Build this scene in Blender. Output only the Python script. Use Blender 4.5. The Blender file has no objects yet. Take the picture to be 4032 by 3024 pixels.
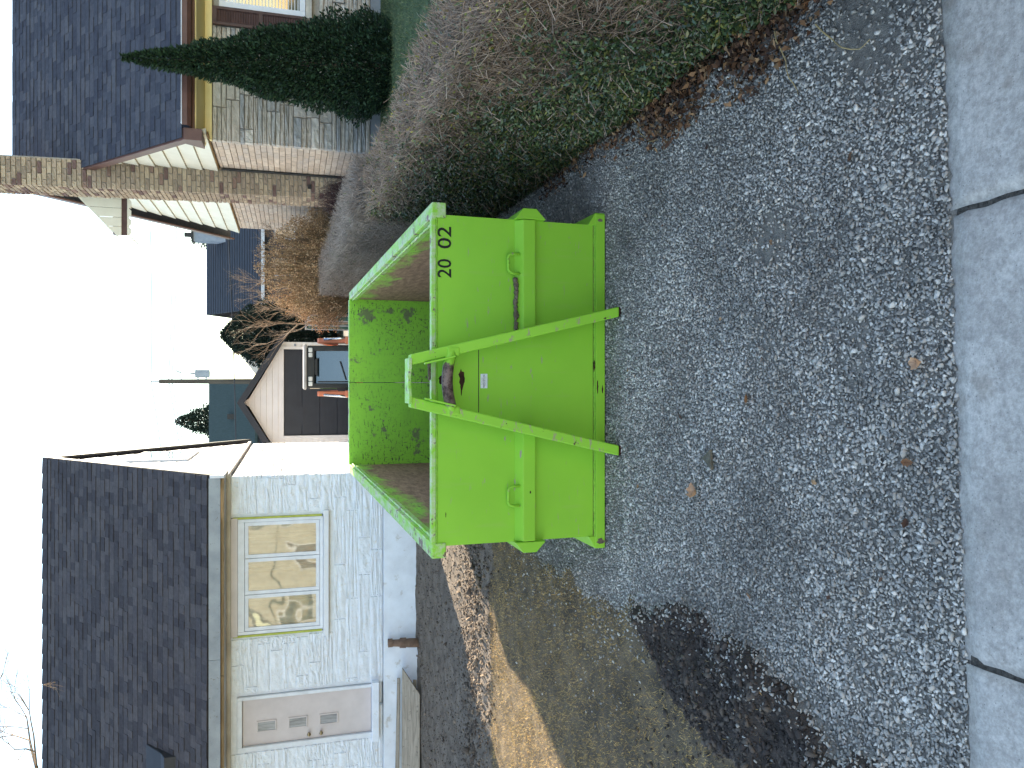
import bpy, bmesh, math, random
import numpy as np
from mathutils import Vector, Matrix, noise as mn
R = math.radians
random.seed(7); rng = np.random.default_rng(7)
scene = bpy.context.scene
COL = scene.collection

# ------------------------------------------------------------------ camera, sky, sun, exposure
cam_d = bpy.data.cameras.new('camera'); cam = bpy.data.objects.new('camera', cam_d); COL.objects.link(cam)
cam_d.sensor_fit = 'HORIZONTAL'; cam_d.sensor_width = 36.0; cam_d.lens = 27.03
cam_d.clip_start = 0.05; cam_d.clip_end = 4000
CAMPOS = Vector((0, 0, 2.40))
# the photograph is stored on its side: the camera is turned a quarter turn about its own axis
cam.matrix_world = Matrix.Translation(CAMPOS) @ Matrix.Rotation(R(90 - 16.05), 4, 'X') @ Matrix.Rotation(R(-90), 4, 'Z')
scene.camera = cam

SUN_AZ, SUN_EL = 29.0, 21.5          # degrees to the right of the view axis, above the horizon
world = bpy.data.worlds.new('World'); scene.world = world; world.use_nodes = True
wn = world.node_tree; wn.nodes.clear()
sky = wn.nodes.new('ShaderNodeTexSky'); sky.sky_type = 'NISHITA'; sky.sun_disc = False
sky.sun_elevation = R(SUN_EL); sky.sun_rotation = R(SUN_AZ); sky.altitude = 200; sky.air_density = 1.35; sky.dust_density = 0.05; sky.ozone_density = 1.3
bg = wn.nodes.new('ShaderNodeBackground'); bg.inputs['Strength'].default_value = 0.10
wo = wn.nodes.new('ShaderNodeOutputWorld')
tc = wn.nodes.new('ShaderNodeTexCoord'); mp = wn.nodes.new('ShaderNodeMapping'); mp.inputs['Scale'].default_value = (1.3, 1.3, 5.5)
nz = wn.nodes.new('ShaderNodeTexNoise'); nz.inputs['Scale'].default_value = 1.7; nz.inputs['Detail'].default_value = 9; nz.inputs['Roughness'].default_value = 0.58
cr = wn.nodes.new('ShaderNodeValToRGB'); cr.color_ramp.elements[0].position = 0.55; cr.color_ramp.elements[1].position = 0.66
mx = wn.nodes.new('ShaderNodeMix'); mx.data_type = 'RGBA'
mx.inputs[7].default_value = (7.0, 7.0, 7.1, 1)
wn.links.new(tc.outputs['Generated'], mp.inputs['Vector']); wn.links.new(mp.outputs['Vector'], nz.inputs['Vector'])
wn.links.new(nz.outputs['Fac'], cr.inputs['Fac']); wn.links.new(cr.outputs['Color'], mx.inputs[0])
wn.links.new(sky.outputs['Color'], mx.inputs[6]); wn.links.new(mx.outputs[2], bg.inputs['Color']); wn.links.new(bg.outputs['Background'], wo.inputs['Surface'])

sun_d = bpy.data.lights.new('sun', 'SUN'); sun_d.energy = 5.0; sun_d.angle = R(0.53); sun_d.color = (1.0, 0.85, 0.64)
sun = bpy.data.objects.new('sun', sun_d); COL.objects.link(sun)
SD = Vector((math.sin(R(SUN_AZ)) * math.cos(R(SUN_EL)), math.cos(R(SUN_AZ)) * math.cos(R(SUN_EL)), math.sin(R(SUN_EL))))
sun.rotation_euler = SD.to_track_quat('Z', 'Y').to_euler(); sun.location = SD * 60
vs = scene.view_settings
vs.view_transform = 'Standard'; vs.look = 'None'; vs.exposure = 2.22; vs.gamma = 1.0; vs.use_curve_mapping = False
scene.cycles.max_bounces = 6; scene.cycles.diffuse_bounces = 4; scene.cycles.use_denoising = True
scene.cycles.sample_clamp_indirect = 6

# ------------------------------------------------------------------ helpers: materials
def L(h):
    """sRGB 0-255 tuple -> linear rgba"""
    f = lambda v: v / 12.92 if v <= 0.04045 else ((v + 0.055) / 1.055) ** 2.4
    return tuple(f(v / 255.0) for v in h) + (1.0,)

class NT:
    def __init__(s, name):
        s.m = bpy.data.materials.new(name); s.m.use_nodes = True; s.t = s.m.node_tree
        s.b = s.t.nodes['Principled BSDF']; s.g = None
    def n(s, typ, **kw):
        o = s.t.nodes.new(typ)
        for k, v in kw.items(): setattr(o, k, v)
        return o
    def l(s, a, b): s.t.links.new(a, b)
    def pos(s):
        if s.g is None: s.g = s.n('ShaderNodeNewGeometry')
        return s.g.outputs['Position']
    def noise(s, scale, detail=4, rough=0.55, stretch=None, vec=None):
        v = vec or s.pos()
        if stretch:
            mp = s.n('ShaderNodeMapping'); mp.inputs['Scale'].default_value = stretch; s.l(v, mp.inputs['Vector']); v = mp.outputs['Vector']
        o = s.n('ShaderNodeTexNoise'); o.inputs['Scale'].default_value = scale; o.inputs['Detail'].default_value = detail; o.inputs['Roughness'].default_value = rough
        s.l(v, o.inputs['Vector']); return o.outputs['Fac']
    def voronoi(s, scale, feature='F1', stretch=None):
        v = s.pos()
        if stretch:
            mp = s.n('ShaderNodeMapping'); mp.inputs['Scale'].default_value = stretch; s.l(v, mp.inputs['Vector']); v = mp.outputs['Vector']
        o = s.n('ShaderNodeTexVoronoi'); o.feature = feature; o.inputs['Scale'].default_value = scale; s.l(v, o.inputs['Vector']); return o
    def ramp(s, fac, stops, interp='LINEAR'):
        o = s.n('ShaderNodeValToRGB'); r = o.color_ramp; r.interpolation = interp
        while len(r.elements) < len(stops): r.elements.new(0.5)
        for e, (p, c) in zip(r.elements, stops):
            e.position = p; e.color = c if isinstance(c, tuple) else (c, c, c, 1)
        s.l(fac, o.inputs['Fac']); return o.outputs['Color']
    def mix(s, fac, a, b, mode='MIX'):
        o = s.n('ShaderNodeMix'); o.data_type = 'RGBA'; o.blend_type = mode
        for sock, v in ((o.inputs[0], fac), (o.inputs[6], a), (o.inputs[7], b)):
            if isinstance(v, (int, float)): sock.default_value = v
            elif isinstance(v, tuple): sock.default_value = v
            else: s.l(v, sock)
        return o.outputs[2]
    def math(s, op, a, b=0.0):
        o = s.n('ShaderNodeMath'); o.operation = op
        for i, v in enumerate((a, b)):
            if isinstance(v, (int, float)): o.inputs[i].default_value = v
            else: s.l(v, o.inputs[i])
        return o.outputs[0]
    def rnd(s):
        """a random number for every separate piece, whether object or loose island"""
        s.pos(); oi = s.n('ShaderNodeObjectInfo')
        return s.math('FRACT', s.math('ADD', oi.outputs['Random'], s.math('MULTIPLY', s.g.outputs['Random Per Island'], 7.31)))
    def xyz(s):
        o = s.n('ShaderNodeSeparateXYZ'); s.l(s.pos(), o.inputs[0]); return o.outputs
    def bump(s, h, strength=0.3, dist=0.02):
        o = s.n('ShaderNodeBump'); o.inputs['Strength'].default_value = strength; o.inputs['Distance'].default_value = dist
        s.l(h, o.inputs['Height']); s.l(o.outputs['Normal'], s.b.inputs['Normal'])
    def color(s, c):
        if isinstance(c, tuple): s.b.inputs['Base Color'].default_value = c
        else: s.l(c, s.b.inputs['Base Color'])
    def rough(s, v, spec=None):
        if isinstance(v, (int, float)): s.b.inputs['Roughness'].default_value = v
        else: s.l(v, s.b.inputs['Roughness'])
        if spec is not None: s.b.inputs['Specular IOR Level'].default_value = spec

def M(name, c1, c2=None, scale=4.0, rough=0.8, spec=0.3, bump=0.25, bscale=60.0, bdist=0.01, metal=0.0, pieces=None, stretch=None, dirt=None, lo=0.35, hi=0.68):
    """plain procedural material: two tones by noise, optional colours per piece, relief"""
    t = NT(name); c2 = c2 or tuple(v * 0.7 for v in c1[:3]) + (1.0,)
    n1 = t.noise(scale, 6, 0.6, stretch)
    col = t.mix(t.ramp(n1, [(lo, 0.0), (hi, 1.0)]), c1, c2)
    if pieces:
        k = len(pieces)
        pc = t.ramp(t.rnd(), [(i / k, c) for i, c in enumerate(pieces)], 'CONSTANT')
        sh = t.ramp(n1, [(0.2, 0.72), (0.8, 1.22)])
        col = t.mix(1.0, pc, sh, 'MULTIPLY')
    if dirt:
        col = t.mix(t.ramp(t.noise(dirt[1], 8, 0.65), [(dirt[2], 0.0), (dirt[3], 1.0)]), col, dirt[0])
    t.color(col); t.rough(rough, spec); t.b.inputs['Metallic'].default_value = metal
    if bump: t.bump(t.noise(bscale, 6, 0.6, stretch), bump, bdist)
    return t.m

# ------------------------------------------------------------------ helpers: geometry and objects
class MB:
    """collects faces; build() links them as one mesh object"""
    def __init__(s): s.v = []; s.f = []; s.sm = False
    def add(s, vs, fs):
        o = len(s.v); s.v.extend([tuple(p) for p in vs]); s.f.extend([tuple(i + o for i in f) for f in fs]); return s
    def box(s, x0, y0, z0, x1, y1, z1):
        return s.add([(x0, y0, z0), (x1, y0, z0), (x1, y1, z0), (x0, y1, z0), (x0, y0, z1), (x1, y0, z1), (x1, y1, z1), (x0, y1, z1)],
                     [(0, 3, 2, 1), (4, 5, 6, 7), (0, 1, 5, 4), (1, 2, 6, 5), (2, 3, 7, 6), (3, 0, 4, 7)])
    def hexa(s, a, b):
        """loft between two quads"""
        return s.add(list(a) + list(b), [(0, 3, 2, 1), (4, 5, 6, 7), (0, 1, 5, 4), (1, 2, 6, 5), (2, 3, 7, 6), (3, 0, 4, 7)])
    def bar(s, p, q, w, d, up=(0, 0, 1)):
        p, q = Vector(p), Vector(q); t = (q - p).normalized(); u = Vector(up); a = t.cross(u)
        a = a.normalized() if a.length > 1e-6 else Vector((1, 0, 0)); b = a.cross(t).normalized()
        a *= w / 2; b *= d / 2
        return s.hexa([p - a - b, p + a - b, p + a + b, p - a + b], [q - a - b, q + a - b, q + a + b, q - a + b])
    def tube(s, pts, rad, n=8, cap=True):
        pts = [Vector(p) for p in pts]; rad = [rad] * len(pts) if isinstance(rad, (int, float)) else rad
        o = len(s.v); ref = None
        for i, p in enumerate(pts):
            t = (pts[min(i + 1, len(pts) - 1)] - pts[max(i - 1, 0)]).normalized()
            if ref is None:
                ref = Vector((0, 0, 1)) if abs(t.z) < 0.9 else Vector((1, 0, 0))
            a = (ref - t * ref.dot(t)).normalized(); ref = a; b = t.cross(a)
            for k in range(n):
                g = 2 * math.pi * k / n; s.v.append(tuple(p + (a * math.cos(g) + b * math.sin(g)) * rad[i]))
        for i in range(len(pts) - 1):
            for k in range(n):
                s.f.append((o + i * n + k, o + i * n + (k + 1) % n, o + (i + 1) * n + (k + 1) % n, o + (i + 1) * n + k))
        if cap:
            s.f.append(tuple(o + k for k in reversed(range(n)))); e = o + (len(pts) - 1) * n; s.f.append(tuple(e + k for k in range(n)))
        return s
    def prism(s, poly, axis, d0, d1):
        """extrude a 2-D outline along an axis: x -> (y,z), y -> (x,z), z -> (x,y)"""
        f = {'x': lambda a, b, d: (d, a, b), 'y': lambda a, b, d: (a, d, b), 'z': lambda a, b, d: (a, b, d)}[axis]
        n = len(poly)
        return s.add([f(a, b, d0) for a, b in poly] + [f(a, b, d1) for a, b in poly],
                     [tuple(range(n)), tuple(range(2 * n - 1, n - 1, -1))] + [(i, i + n, (i + 1) % n + n, (i + 1) % n) for i in range(n)])
    def lump(s, c, r, seed=0, sub=2, amp=0.3, sq=(1, 1, 1)):
        bm = bmesh.new(); bmesh.ops.create_icosphere(bm, subdivisions=sub, radius=1)
        vs = []
        for v in bm.verts:
            k = 1 + amp * mn.noise(v.co * 1.7 + Vector((seed * 3.1, seed * 1.7, 0)))*1.6
            vs.append((c[0] + v.co.x * k * r * sq[0], c[1] + v.co.y * k * r * sq[1], c[2] + v.co.z * k * r * sq[2]))
        fs = [tuple(v.index for v in f.verts) for f in bm.faces]; bm.free(); return s.add(vs, fs)
    def build(s, name, mat, parent=None, bevel=0.0, smooth=False, off=None):
        o = len(s.v)
        root = parent
        while root is not None and root.parent is not None: root = root.parent
        off = off if off is not None else (ORG.get(root.name, (0, 0, 0)) if root is not None else (0, 0, 0))
        me = bpy.data.meshes.new(name)
        me.from_pydata([(a - off[0], b - off[1], c - off[2]) for a, b, c in s.v], [], s.f)
        bm = bmesh.new(); bm.from_mesh(me); bmesh.ops.recalc_face_normals(bm, faces=bm.faces); bm.to_mesh(me); bm.free()
        if smooth:
            for p in me.polygons: p.use_smooth = True
        me.materials.append(mat); me.update()
        ob = bpy.data.objects.new(name, me); COL.objects.link(ob)
        if parent is not None: ob.parent = parent
        if bevel:
            b = ob.modifiers.new('bevel', 'BEVEL'); b.width = bevel; b.segments = 2; b.limit_method = 'ANGLE'; b.angle_limit = R(40)
        return ob
ORG = {}
def thing(name, label, cat, loc=(0, 0, 0), group=None, rot=(0, 0, 0), local=False):
    e = bpy.data.objects.new(name, None); COL.objects.link(e); e.location = loc; e.rotation_euler = rot; e.empty_display_size = 0.2
    e['label'] = label; e['category'] = cat
    if group: e['group'] = group
    ORG[e.name] = (0, 0, 0) if local else tuple(loc)
    return e
def tag(o, label=None, cat=None, group=None, kind=None):
    for k, v in (('label', label), ('category', cat), ('group', group), ('kind', kind)):
        if v: o[k] = v
    return o
def raw(name, V, F, mat, parent=None, smooth=False, off=(0, 0, 0)):
    """numpy vertices and equal-sized faces -> one mesh object (fast)"""
    V = np.asarray(V, dtype=np.float32) - np.asarray(off, dtype=np.float32); F = np.asarray(F, dtype=np.int32)
    me = bpy.data.meshes.new(name); nf, k = F.shape
    me.vertices.add(len(V)); me.vertices.foreach_set('co', V.ravel())
    me.loops.add(nf * k); me.loops.foreach_set('vertex_index', F.ravel())
    me.polygons.add(nf); me.polygons.foreach_set('loop_start', np.arange(nf, dtype=np.int32) * k); me.polygons.foreach_set('loop_total', np.full(nf, k, dtype=np.int32))
    if smooth: me.polygons.foreach_set('use_smooth', np.ones(nf, dtype=bool))
    me.update(calc_edges=True); me.materials.append(mat)
    ob = bpy.data.objects.new(name, me); COL.objects.link(ob)
    if parent is not None: ob.parent = parent
    return ob

def block_mesh(name, mat, nx=1, nz=1, rough=0.0, bev=0.06, seed=0, under=0.0):
    """unit block 1x1x1 (x width, y depth towards +y, z height) whose front face (y=0) may be rugged; a chamfer runs round the front"""
    V = []; F = []
    for j in range(nz + 1):
        for i in range(nx + 1):
            u, w = i / nx, j / nz
            e = min(min(u, 1 - u) * nx, min(w, 1 - w) * nz)
            x = bev * 0.25 + u * (1 - bev * 0.5); z = bev * 0.6 + w * (1 - 1.2 * bev)
            y = rough * (mn.noise(Vector((u * 3.3 + seed * 9.1, w * 2.1, seed * 4.7))) * 0.9 + 0.35 * mn.noise(Vector((u * 9 + seed, w * 6, 3.3)))) + under * (1 - w) ** 2
            V.append((x, y, z))
    nb = len(V)
    ring = [i for i in range(nx + 1)] + [(j + 1) * (nx + 1) - 1 for j in range(1, nz + 1)] + [nz * (nx + 1) + i for i in range(nx - 1, -1, -1)] + [j * (nx + 1) for j in range(nz - 1, 0, -1)]
    for j in range(nz):
        for i in range(nx):
            a = j * (nx + 1) + i; F.append((a, a + 1, a + nx + 2, a + nx + 1))
    k = len(ring)
    for r in ring:   # shoulder
        x, y, z = V[r]; V.append((0.0 if x < 0.3 and x <= bev else (1.0 if x > 1 - bev else x), max(y, 0) + 0.22, 0.0 if z <= bev * 0.7 else (1.0 if z >= 1 - bev * 0.7 else z)))
    for r in range(k):
        x, y, z = V[nb + r]; V.append((x, 1.0, z))
    for i in range(k):
        j = (i + 1) % k
        F.append((ring[j], ring[i], nb + i, nb + j)); F.append((nb + j, nb + i, nb + k + i, nb + k + j))
    me = bpy.data.meshes.new(name); me.from_pydata(V, [], F); me.materials.append(mat); me.update()
    return me

def pieces(name, meshes, mats4, parent, nmax=300, key=None, rest=None):
    """copies of shared meshes at 4x4 matrices: the first nmax (sorted by key) as objects, the rest joined as stuff"""
    root = parent
    while root.parent is not None: root = root.parent
    off = Vector(ORG.get(root.name, (0, 0, 0)))
    order = sorted(range(len(mats4)), key=key) if key else list(range(len(mats4)))
    T = Matrix.Translation(-off)
    for n_, i in enumerate(order[:nmax]):
        o = bpy.data.objects.new(name, meshes[i % len(meshes)]); COL.objects.link(o); o.parent = parent; o.matrix_local = T @ mats4[i]
    if len(order) > nmax:
        mb = MB()
        for i in order[nmax:]:
            me = meshes[i % len(meshes)]; m = mats4[i]
            mb.add([m @ v.co for v in me.vertices], [tuple(p.vertices) for p in me.polygons])
        o = mb.build(rest or (name + '_field'), meshes[0].materials[0], parent); o['kind'] = 'stuff'

def place(origin, ux, uy, uz):
    """matrix with given axes (scaled)"""
    m = Matrix.Identity(4)
    for c, a in enumerate((ux, uy, uz)):
        for r_ in range(3): m[r_][c] = a[r_]
    for r_ in range(3): m[r_][3] = origin[r_]
    return m

def font_obj(name, text, size, mat, parent, loc, rot=(R(90), 0, 0), align='LEFT', ext=0.0012, sx=1.0, bold=0.0):
    c = bpy.data.curves.new(name, 'FONT'); c.body = text; c.size = size; c.extrude = ext; c.align_x = align; c.offset = bold; c.resolution_u = 3
    tmp = bpy.data.objects.new(name + '_curve', c); me = bpy.data.meshes.new_from_object(tmp); me.name = name
    bpy.data.objects.remove(tmp); bpy.data.curves.remove(c)
    me.materials.clear(); me.materials.append(mat)
    o = bpy.data.objects.new(name, me); COL.objects.link(o); o.parent = parent; o.location = loc; o.rotation_euler = rot; o.scale = (sx, 1, 1)
    return o
def sstep(a, b, x):
    t = np.clip((np.asarray(x, dtype=float) - a) / (b - a), 0, 1); return t * t * (3 - 2 * t)
def fbm(x, y, s, oct=3, z=0.0):
    return mn.fractal(Vector((x * s, y * s, z)), 1.0, 2.0, oct)

# ------------------------------------------------------------------ the lie of the land
def g(x, y):
    base = 0.03 * min(max(y, 2.2), 24) + 0.012 * max(y - 24, 0) + (0.02 * (y - 2.2) if y < 2.2 else 0)
    s = float(sstep(2.2, 3.6, x)) * float(sstep(2.2, 5.5, y))
    return base + s * max(0.95 - base, 0)
def poly1(pts):
    ys = [p[0] for p in pts]; xs = [p[1] for p in pts]
    return lambda y: float(np.interp(y, ys, xs))
XL = poly1([(2.2, -1.70), (2.6, -1.58), (3.2, -1.46), (3.75, -1.40), (4.15, -1.26), (4.75, -1.55), (5.4, -1.62), (6.9, -1.62), (8, -1.42), (12.7, -1.45), (26, -1.45)])
XR = poly1([(2.2, 2.05), (2.9, 1.92), (3.15, 1.80), (3.4, 1.70), (3.9, 1.76), (4.3, 1.70), (5.4, 1.88), (6.5, 1.85), (9, 1.75), (16, 1.8), (26, 1.9)])
DK = poly1([(2.0, -2.75), (2.4, -2.45), (2.95, -2.05), (3.4, -2.05), (3.75, -2.10), (4.05, -1.95), (4.5, -1.72), (4.7, -1.6), (5, -1.3)])   # left limit of the dark turned soil
def kind_at(x, y):
    w = 0.10 * fbm(x, y, 2.6, 3) ; w2 = 0.16 * fbm(x, y, 1.4, 3, 5.0)
    if x > XR(y) + w:
        return 'bed' if x < 2.65 else 'green'
    if x >= XL(y) + w * 1.3: return 'gravel'
    if y < 4.8 and x > DK(y) + w * 1.0 + .10 * fbm(x, y, 5.0, 3, 8.0): return 'dark'
    if y < 8.32 + w2: return 'grass'
    return 'soil'
def relief(x, y, k):
    if k == 'gravel': return 0.012 * fbm(x, y, 1.1, 3) - 0.012
    if k == 'soil':
        ridge = math.exp(-((y - 8.75) / 0.4) ** 2)
        return 0.022 * fbm(x, y, 1.0, 3) + (0.020 + 0.03 * ridge) * fbm(x, y * 1.3, 7.0, 5) + 0.05 * ridge
    if k == 'dark':
        return 0.05 + 0.08 * fbm(x, y, 3.0, 3, 2.0) + 0.09 * abs(fbm(x, y, 8.0, 4, 7.0))
    if k == 'bed': return 0.02 + 0.02 * fbm(x, y, 4.0, 4)
    if k == 'green': return 0.015 * fbm(x, y, 2.0, 3)
    return 0.02 * fbm(x, y, 1.3, 3) + 0.012 * fbm(x, y, 6.0, 3)

mat_soil = M('bare_soil', L((132, 122, 111)), L((98, 90, 82)), 5, 0.95, 0.1, 0.8, 45, 0.03, dirt=(L((86, 79, 72)), 9, 0.54, 0.70))
mat_dark = M('turned_earth', L((80, 72, 66)), L((48, 44, 41)), 8, 0.9, 0.25, 0.9, 40, 0.03)
mat_bed = M('leaf_mould', L((66, 55, 47)), L((40, 34, 31)), 10, 0.95, 0.1, 0.8, 60, 0.03, dirt=(L((105, 78, 55)), 24, 0.55, 0.66))
mat_grassg = M('worn_turf', L((122, 110, 92)), L((88, 80, 70)), 7, 0.95, 0.1, 0.8, 90, 0.02, dirt=(L((80, 74, 66)), 2.6, 0.47, 0.66))
mat_green = M('green_turf', L((88, 104, 76)), L((62, 76, 56)), 5, 0.95, 0.1, 0.8, 120, 0.02)
mat_grit = M('gravel_fines', L((150, 145, 136)), L((100, 97, 93)), 22, 0.95, 0.1, 0.9, 130, 0.02, dirt=(L((138, 134, 126)), 2.3, 0.55, 0.72))
mat_land = M('far_turf', L((84, 92, 74)), L((72, 74, 64)), 0.6, 0.95, 0.1, 0.3, 8, 0.05)
mat_asphalt = M('asphalt', L((70, 71, 73)), L((54, 55, 57)), 3, 0.9, 0.2, 0.6, 160, 0.006)

def ground():
    xs = np.concatenate([np.arange(-9, -5, 0.16), np.arange(-5, 3.2, 0.04), np.arange(3.2, 13.01, 0.16)])
    ys = np.concatenate([np.arange(2.12, 12.9, 0.04), np.arange(12.9, 26.01, 0.2)])
    nx, ny = len(xs), len(ys)
    V = np.zeros((ny, nx, 3)); K = np.empty((ny, nx), dtype=object)
    for j, y in enumerate(ys):
        for i, x in enumerate(xs):
            k = kind_at(x, y); K[j, i] = k; V[j, i] = (x, y, g(x, y) + relief(x, y, k))
    # soften the seams between kinds of ground
    Z = V[:, :, 2].copy(); Z[1:-1, 1:-1] = (Z[1:-1, 1:-1] * 2 + Z[:-2, 1:-1] + Z[2:, 1:-1] + Z[1:-1, :-2] + Z[1:-1, 2:]) / 6.0
    V[:, :, 2] = Z
    for k, nm, mt in (('gravel', 'gravel_driveway', mat_grit), ('soil', 'bare_soil', mat_soil), ('dark', 'turned_earth', mat_dark), ('grass', 'worn_lawn', mat_grassg), ('green', 'neighbour_lawn', mat_green), ('bed', 'hedge_bed', mat_bed)):
        sel = K[:-1, :-1] == k
        jj, ii = np.nonzero(sel)
        a = jj * nx + ii
        F = np.stack([a, a + 1, a + nx + 1, a + nx], 1)
        u, inv = np.unique(F, return_inverse=True)
        raw(nm, V.reshape(-1, 3)[u], inv.reshape(F.shape), mt, smooth=True)['kind'] = 'structure'
    return xs, ys, Z
GX, GY, GZ = ground()
def gz(x, y):
    """height of the finished ground"""
    if x < GX[0] or x > GX[-1] or y < GY[0] or y > GY[-1]: return g(x, y)
    i = min(max(np.searchsorted(GX, x) - 1, 0), len(GX) - 2); j = min(max(np.searchsorted(GY, y) - 1, 0), len(GY) - 2)
    u = (x - GX[i]) / (GX[i + 1] - GX[i]); v = (y - GY[j]) / (GY[j + 1] - GY[j])
    return (GZ[j, i] * (1 - u) + GZ[j, i + 1] * u) * (1 - v) + (GZ[j + 1, i] * (1 - u) + GZ[j + 1, i + 1] * u) * v

# wide land out to the horizon, a little below everything
mb = MB()
rs = [(-900, -900), (900, -900), (900, 900), (-900, 900)]
N = 24
gx = sorted(set([-900, -300, -100, -40] + list(np.linspace(-14, 18, 17)) + [40, 100, 300, 900])); gy = sorted(set([-900, -300, -100, -60, -30] + list(np.linspace(-9.5, 32, 22)) + [45, 70, 120, 300, 900]))
vv = []; ff = []
for y in gy:
    for x in gx:
        if y < 2.2: z = -0.02
        else: z = 0.03 * min(max(y, 2.2), 24) + 0.012 * (min(max(y, 24), 60) - 24)
        vv.append((x, y, z - 0.12))
for j in range(len(gy) - 1):
    for i in range(len(gx) - 1):
        a = j * len(gx) + i; ff.append((a, a + 1, a + len(gx) + 1, a + len(gx)))
raw('terrain', vv, ff, mat_land)['kind'] = 'structure'

# pavement of concrete slabs across the foot of the drive, verge, kerb and road behind the viewer
def conc():
    t = NT('concrete')
    n1 = t.noise(2.2, 7, 0.62); n2 = t.noise(26, 6, 0.7); n3 = t.noise(180, 3, 0.6)
    col = t.mix(t.ramp(n1, [(0.3, 0.0), (0.72, 1.0)]), L((160, 156, 150)), L((204, 200, 193)))
    col = t.mix(t.ramp(n2, [(0.40, 0.0), (0.66, 0.7)]), col, L((138, 134, 129)))
    col = t.mix(t.ramp(t.noise(5.5, 5, 0.5), [(0.58, 0.0), (0.72, 0.55)]), col, L((128, 118, 106)))
    v = t.voronoi(42); col = t.mix(t.ramp(v.outputs['Distance'], [(0.06, 0.7), (0.13, 0.0)]), col, L((92, 92, 94)))
    col = t.mix(1.0, col, t.ramp(t.noise(75, 5, 0.75), [(0.34, 0.78), (0.66, 1.14)]), 'MULTIPLY')
    t.color(col); t.rough(0.88, 0.25)
    t.bump(t.math('ADD', t.math('MULTIPLY', n2, 0.6), t.math('MULTIPLY', n3, 0.5)), 0.55, 0.006)
    return t.m
mat_conc = conc()
ang = math.atan2(2.319 - 2.196, 1.435 + 1.376)
pave = thing('sidewalk', 'x', 'x', (0, 2.256, 0)); del pave['label']; del pave['category']; pave['kind'] = 'structure'
pave.rotation_euler = (0, 0, ang); ORG[pave.name] = (0, 0, 0)
edges = [-12.1, -9.0, -7.4, -5.8, -4.2, -2.64, -1.0, 0.63, 2.25, 3.9, 5.5, 7.1, 9, 12]
for i in range(len(edges) - 1):
    x0, x1 = edges[i] + 0.008, edges[i + 1] - 0.008
    n, m = 36, 20; V = []; F = []; dz = random.uniform(-0.008, 0.006); dy = random.uniform(-0.008, 0.008)
    for j in range(m + 1):
        for k in range(n + 1):
            u, w = k / n, j / m
            x = x0 + (x1 - x0) * u; y = -1.52 + 1.52 * w + dy
            ex = min(u * n, (1 - u) * n); ey = min(w * m, (1 - w) * m); e = min(ex, ey)
            z = 0.074 + dz + 0.02 * (y) * 0.6 + 0.003 * fbm(x, y, 2)
            if e == 0:
                z -= 0.012 + 0.006 * random.random(); j_ = 0.0025
                if ey == 0: y += random.uniform(-j_, j_)
                if ex == 0: x += random.uniform(-j_, j_)
            V.append((x, y, z))
    for j in range(m):
        for k in range(n):
            a = j * (n + 1) + k; F.append((a, a + 1, a + n + 2, a + n + 1))
    ring = list(range(n + 1)) + [(j + 1) * (n + 1) - 1 for j in range(1, m + 1)] + [m * (n + 1) + k for k in range(n - 1, -1, -1)] + [j * (n + 1) for j in range(m - 1, 0, -1)]
    b0 = len(V)
    for r_ in ring: V.append((V[r_][0], V[r_][1], -0.08))
    for k in range(len(ring)):
        q = (k + 1) % len(ring); F.append((ring[q], ring[k], b0 + k, b0 + q))
    raw('concrete_slab', V, F, mat_conc, pave)
# dark grit that fills the joints
mj = M('joint_grit', L((98, 95, 89)), L((58, 56, 53)), 60, 0.95, 0.1, 0.9, 120, 0.02)
mb = MB(); mb.hexa([(-12, -1.5, -.1), (12, -1.5, -.1), (12, -.02, -.1), (-12, -.02, -.1)], [(-12, -1.5, .038), (12, -1.5, .038), (12, -.02, .058), (-12, -.02, .058)]); o = mb.build('joint_grit', mj, pave, off=(0, 0, 0))
mb = MB(); mb.box(-60, -9.0, -0.3, 60, -1.6, -0.09); tag(mb.build('road', mat_asphalt), kind='structure')
mb = MB(); mb.box(-60, -1.598, -0.3, 60, -1.42, 0.02); tag(mb.build('kerb', mat_conc, bevel=0.02), kind='structure')
mb = MB(); mb.box(-60, -9.2, -0.3, 60, -9.002, 0.02); tag(mb.build('kerb', mat_conc, bevel=0.02), kind='structure')
mb = MB(); mb.box(-60, -1.418, -0.3, 60, 0.72, 0.012); tag(mb.build('verge', mat_green), kind='structure')

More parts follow.
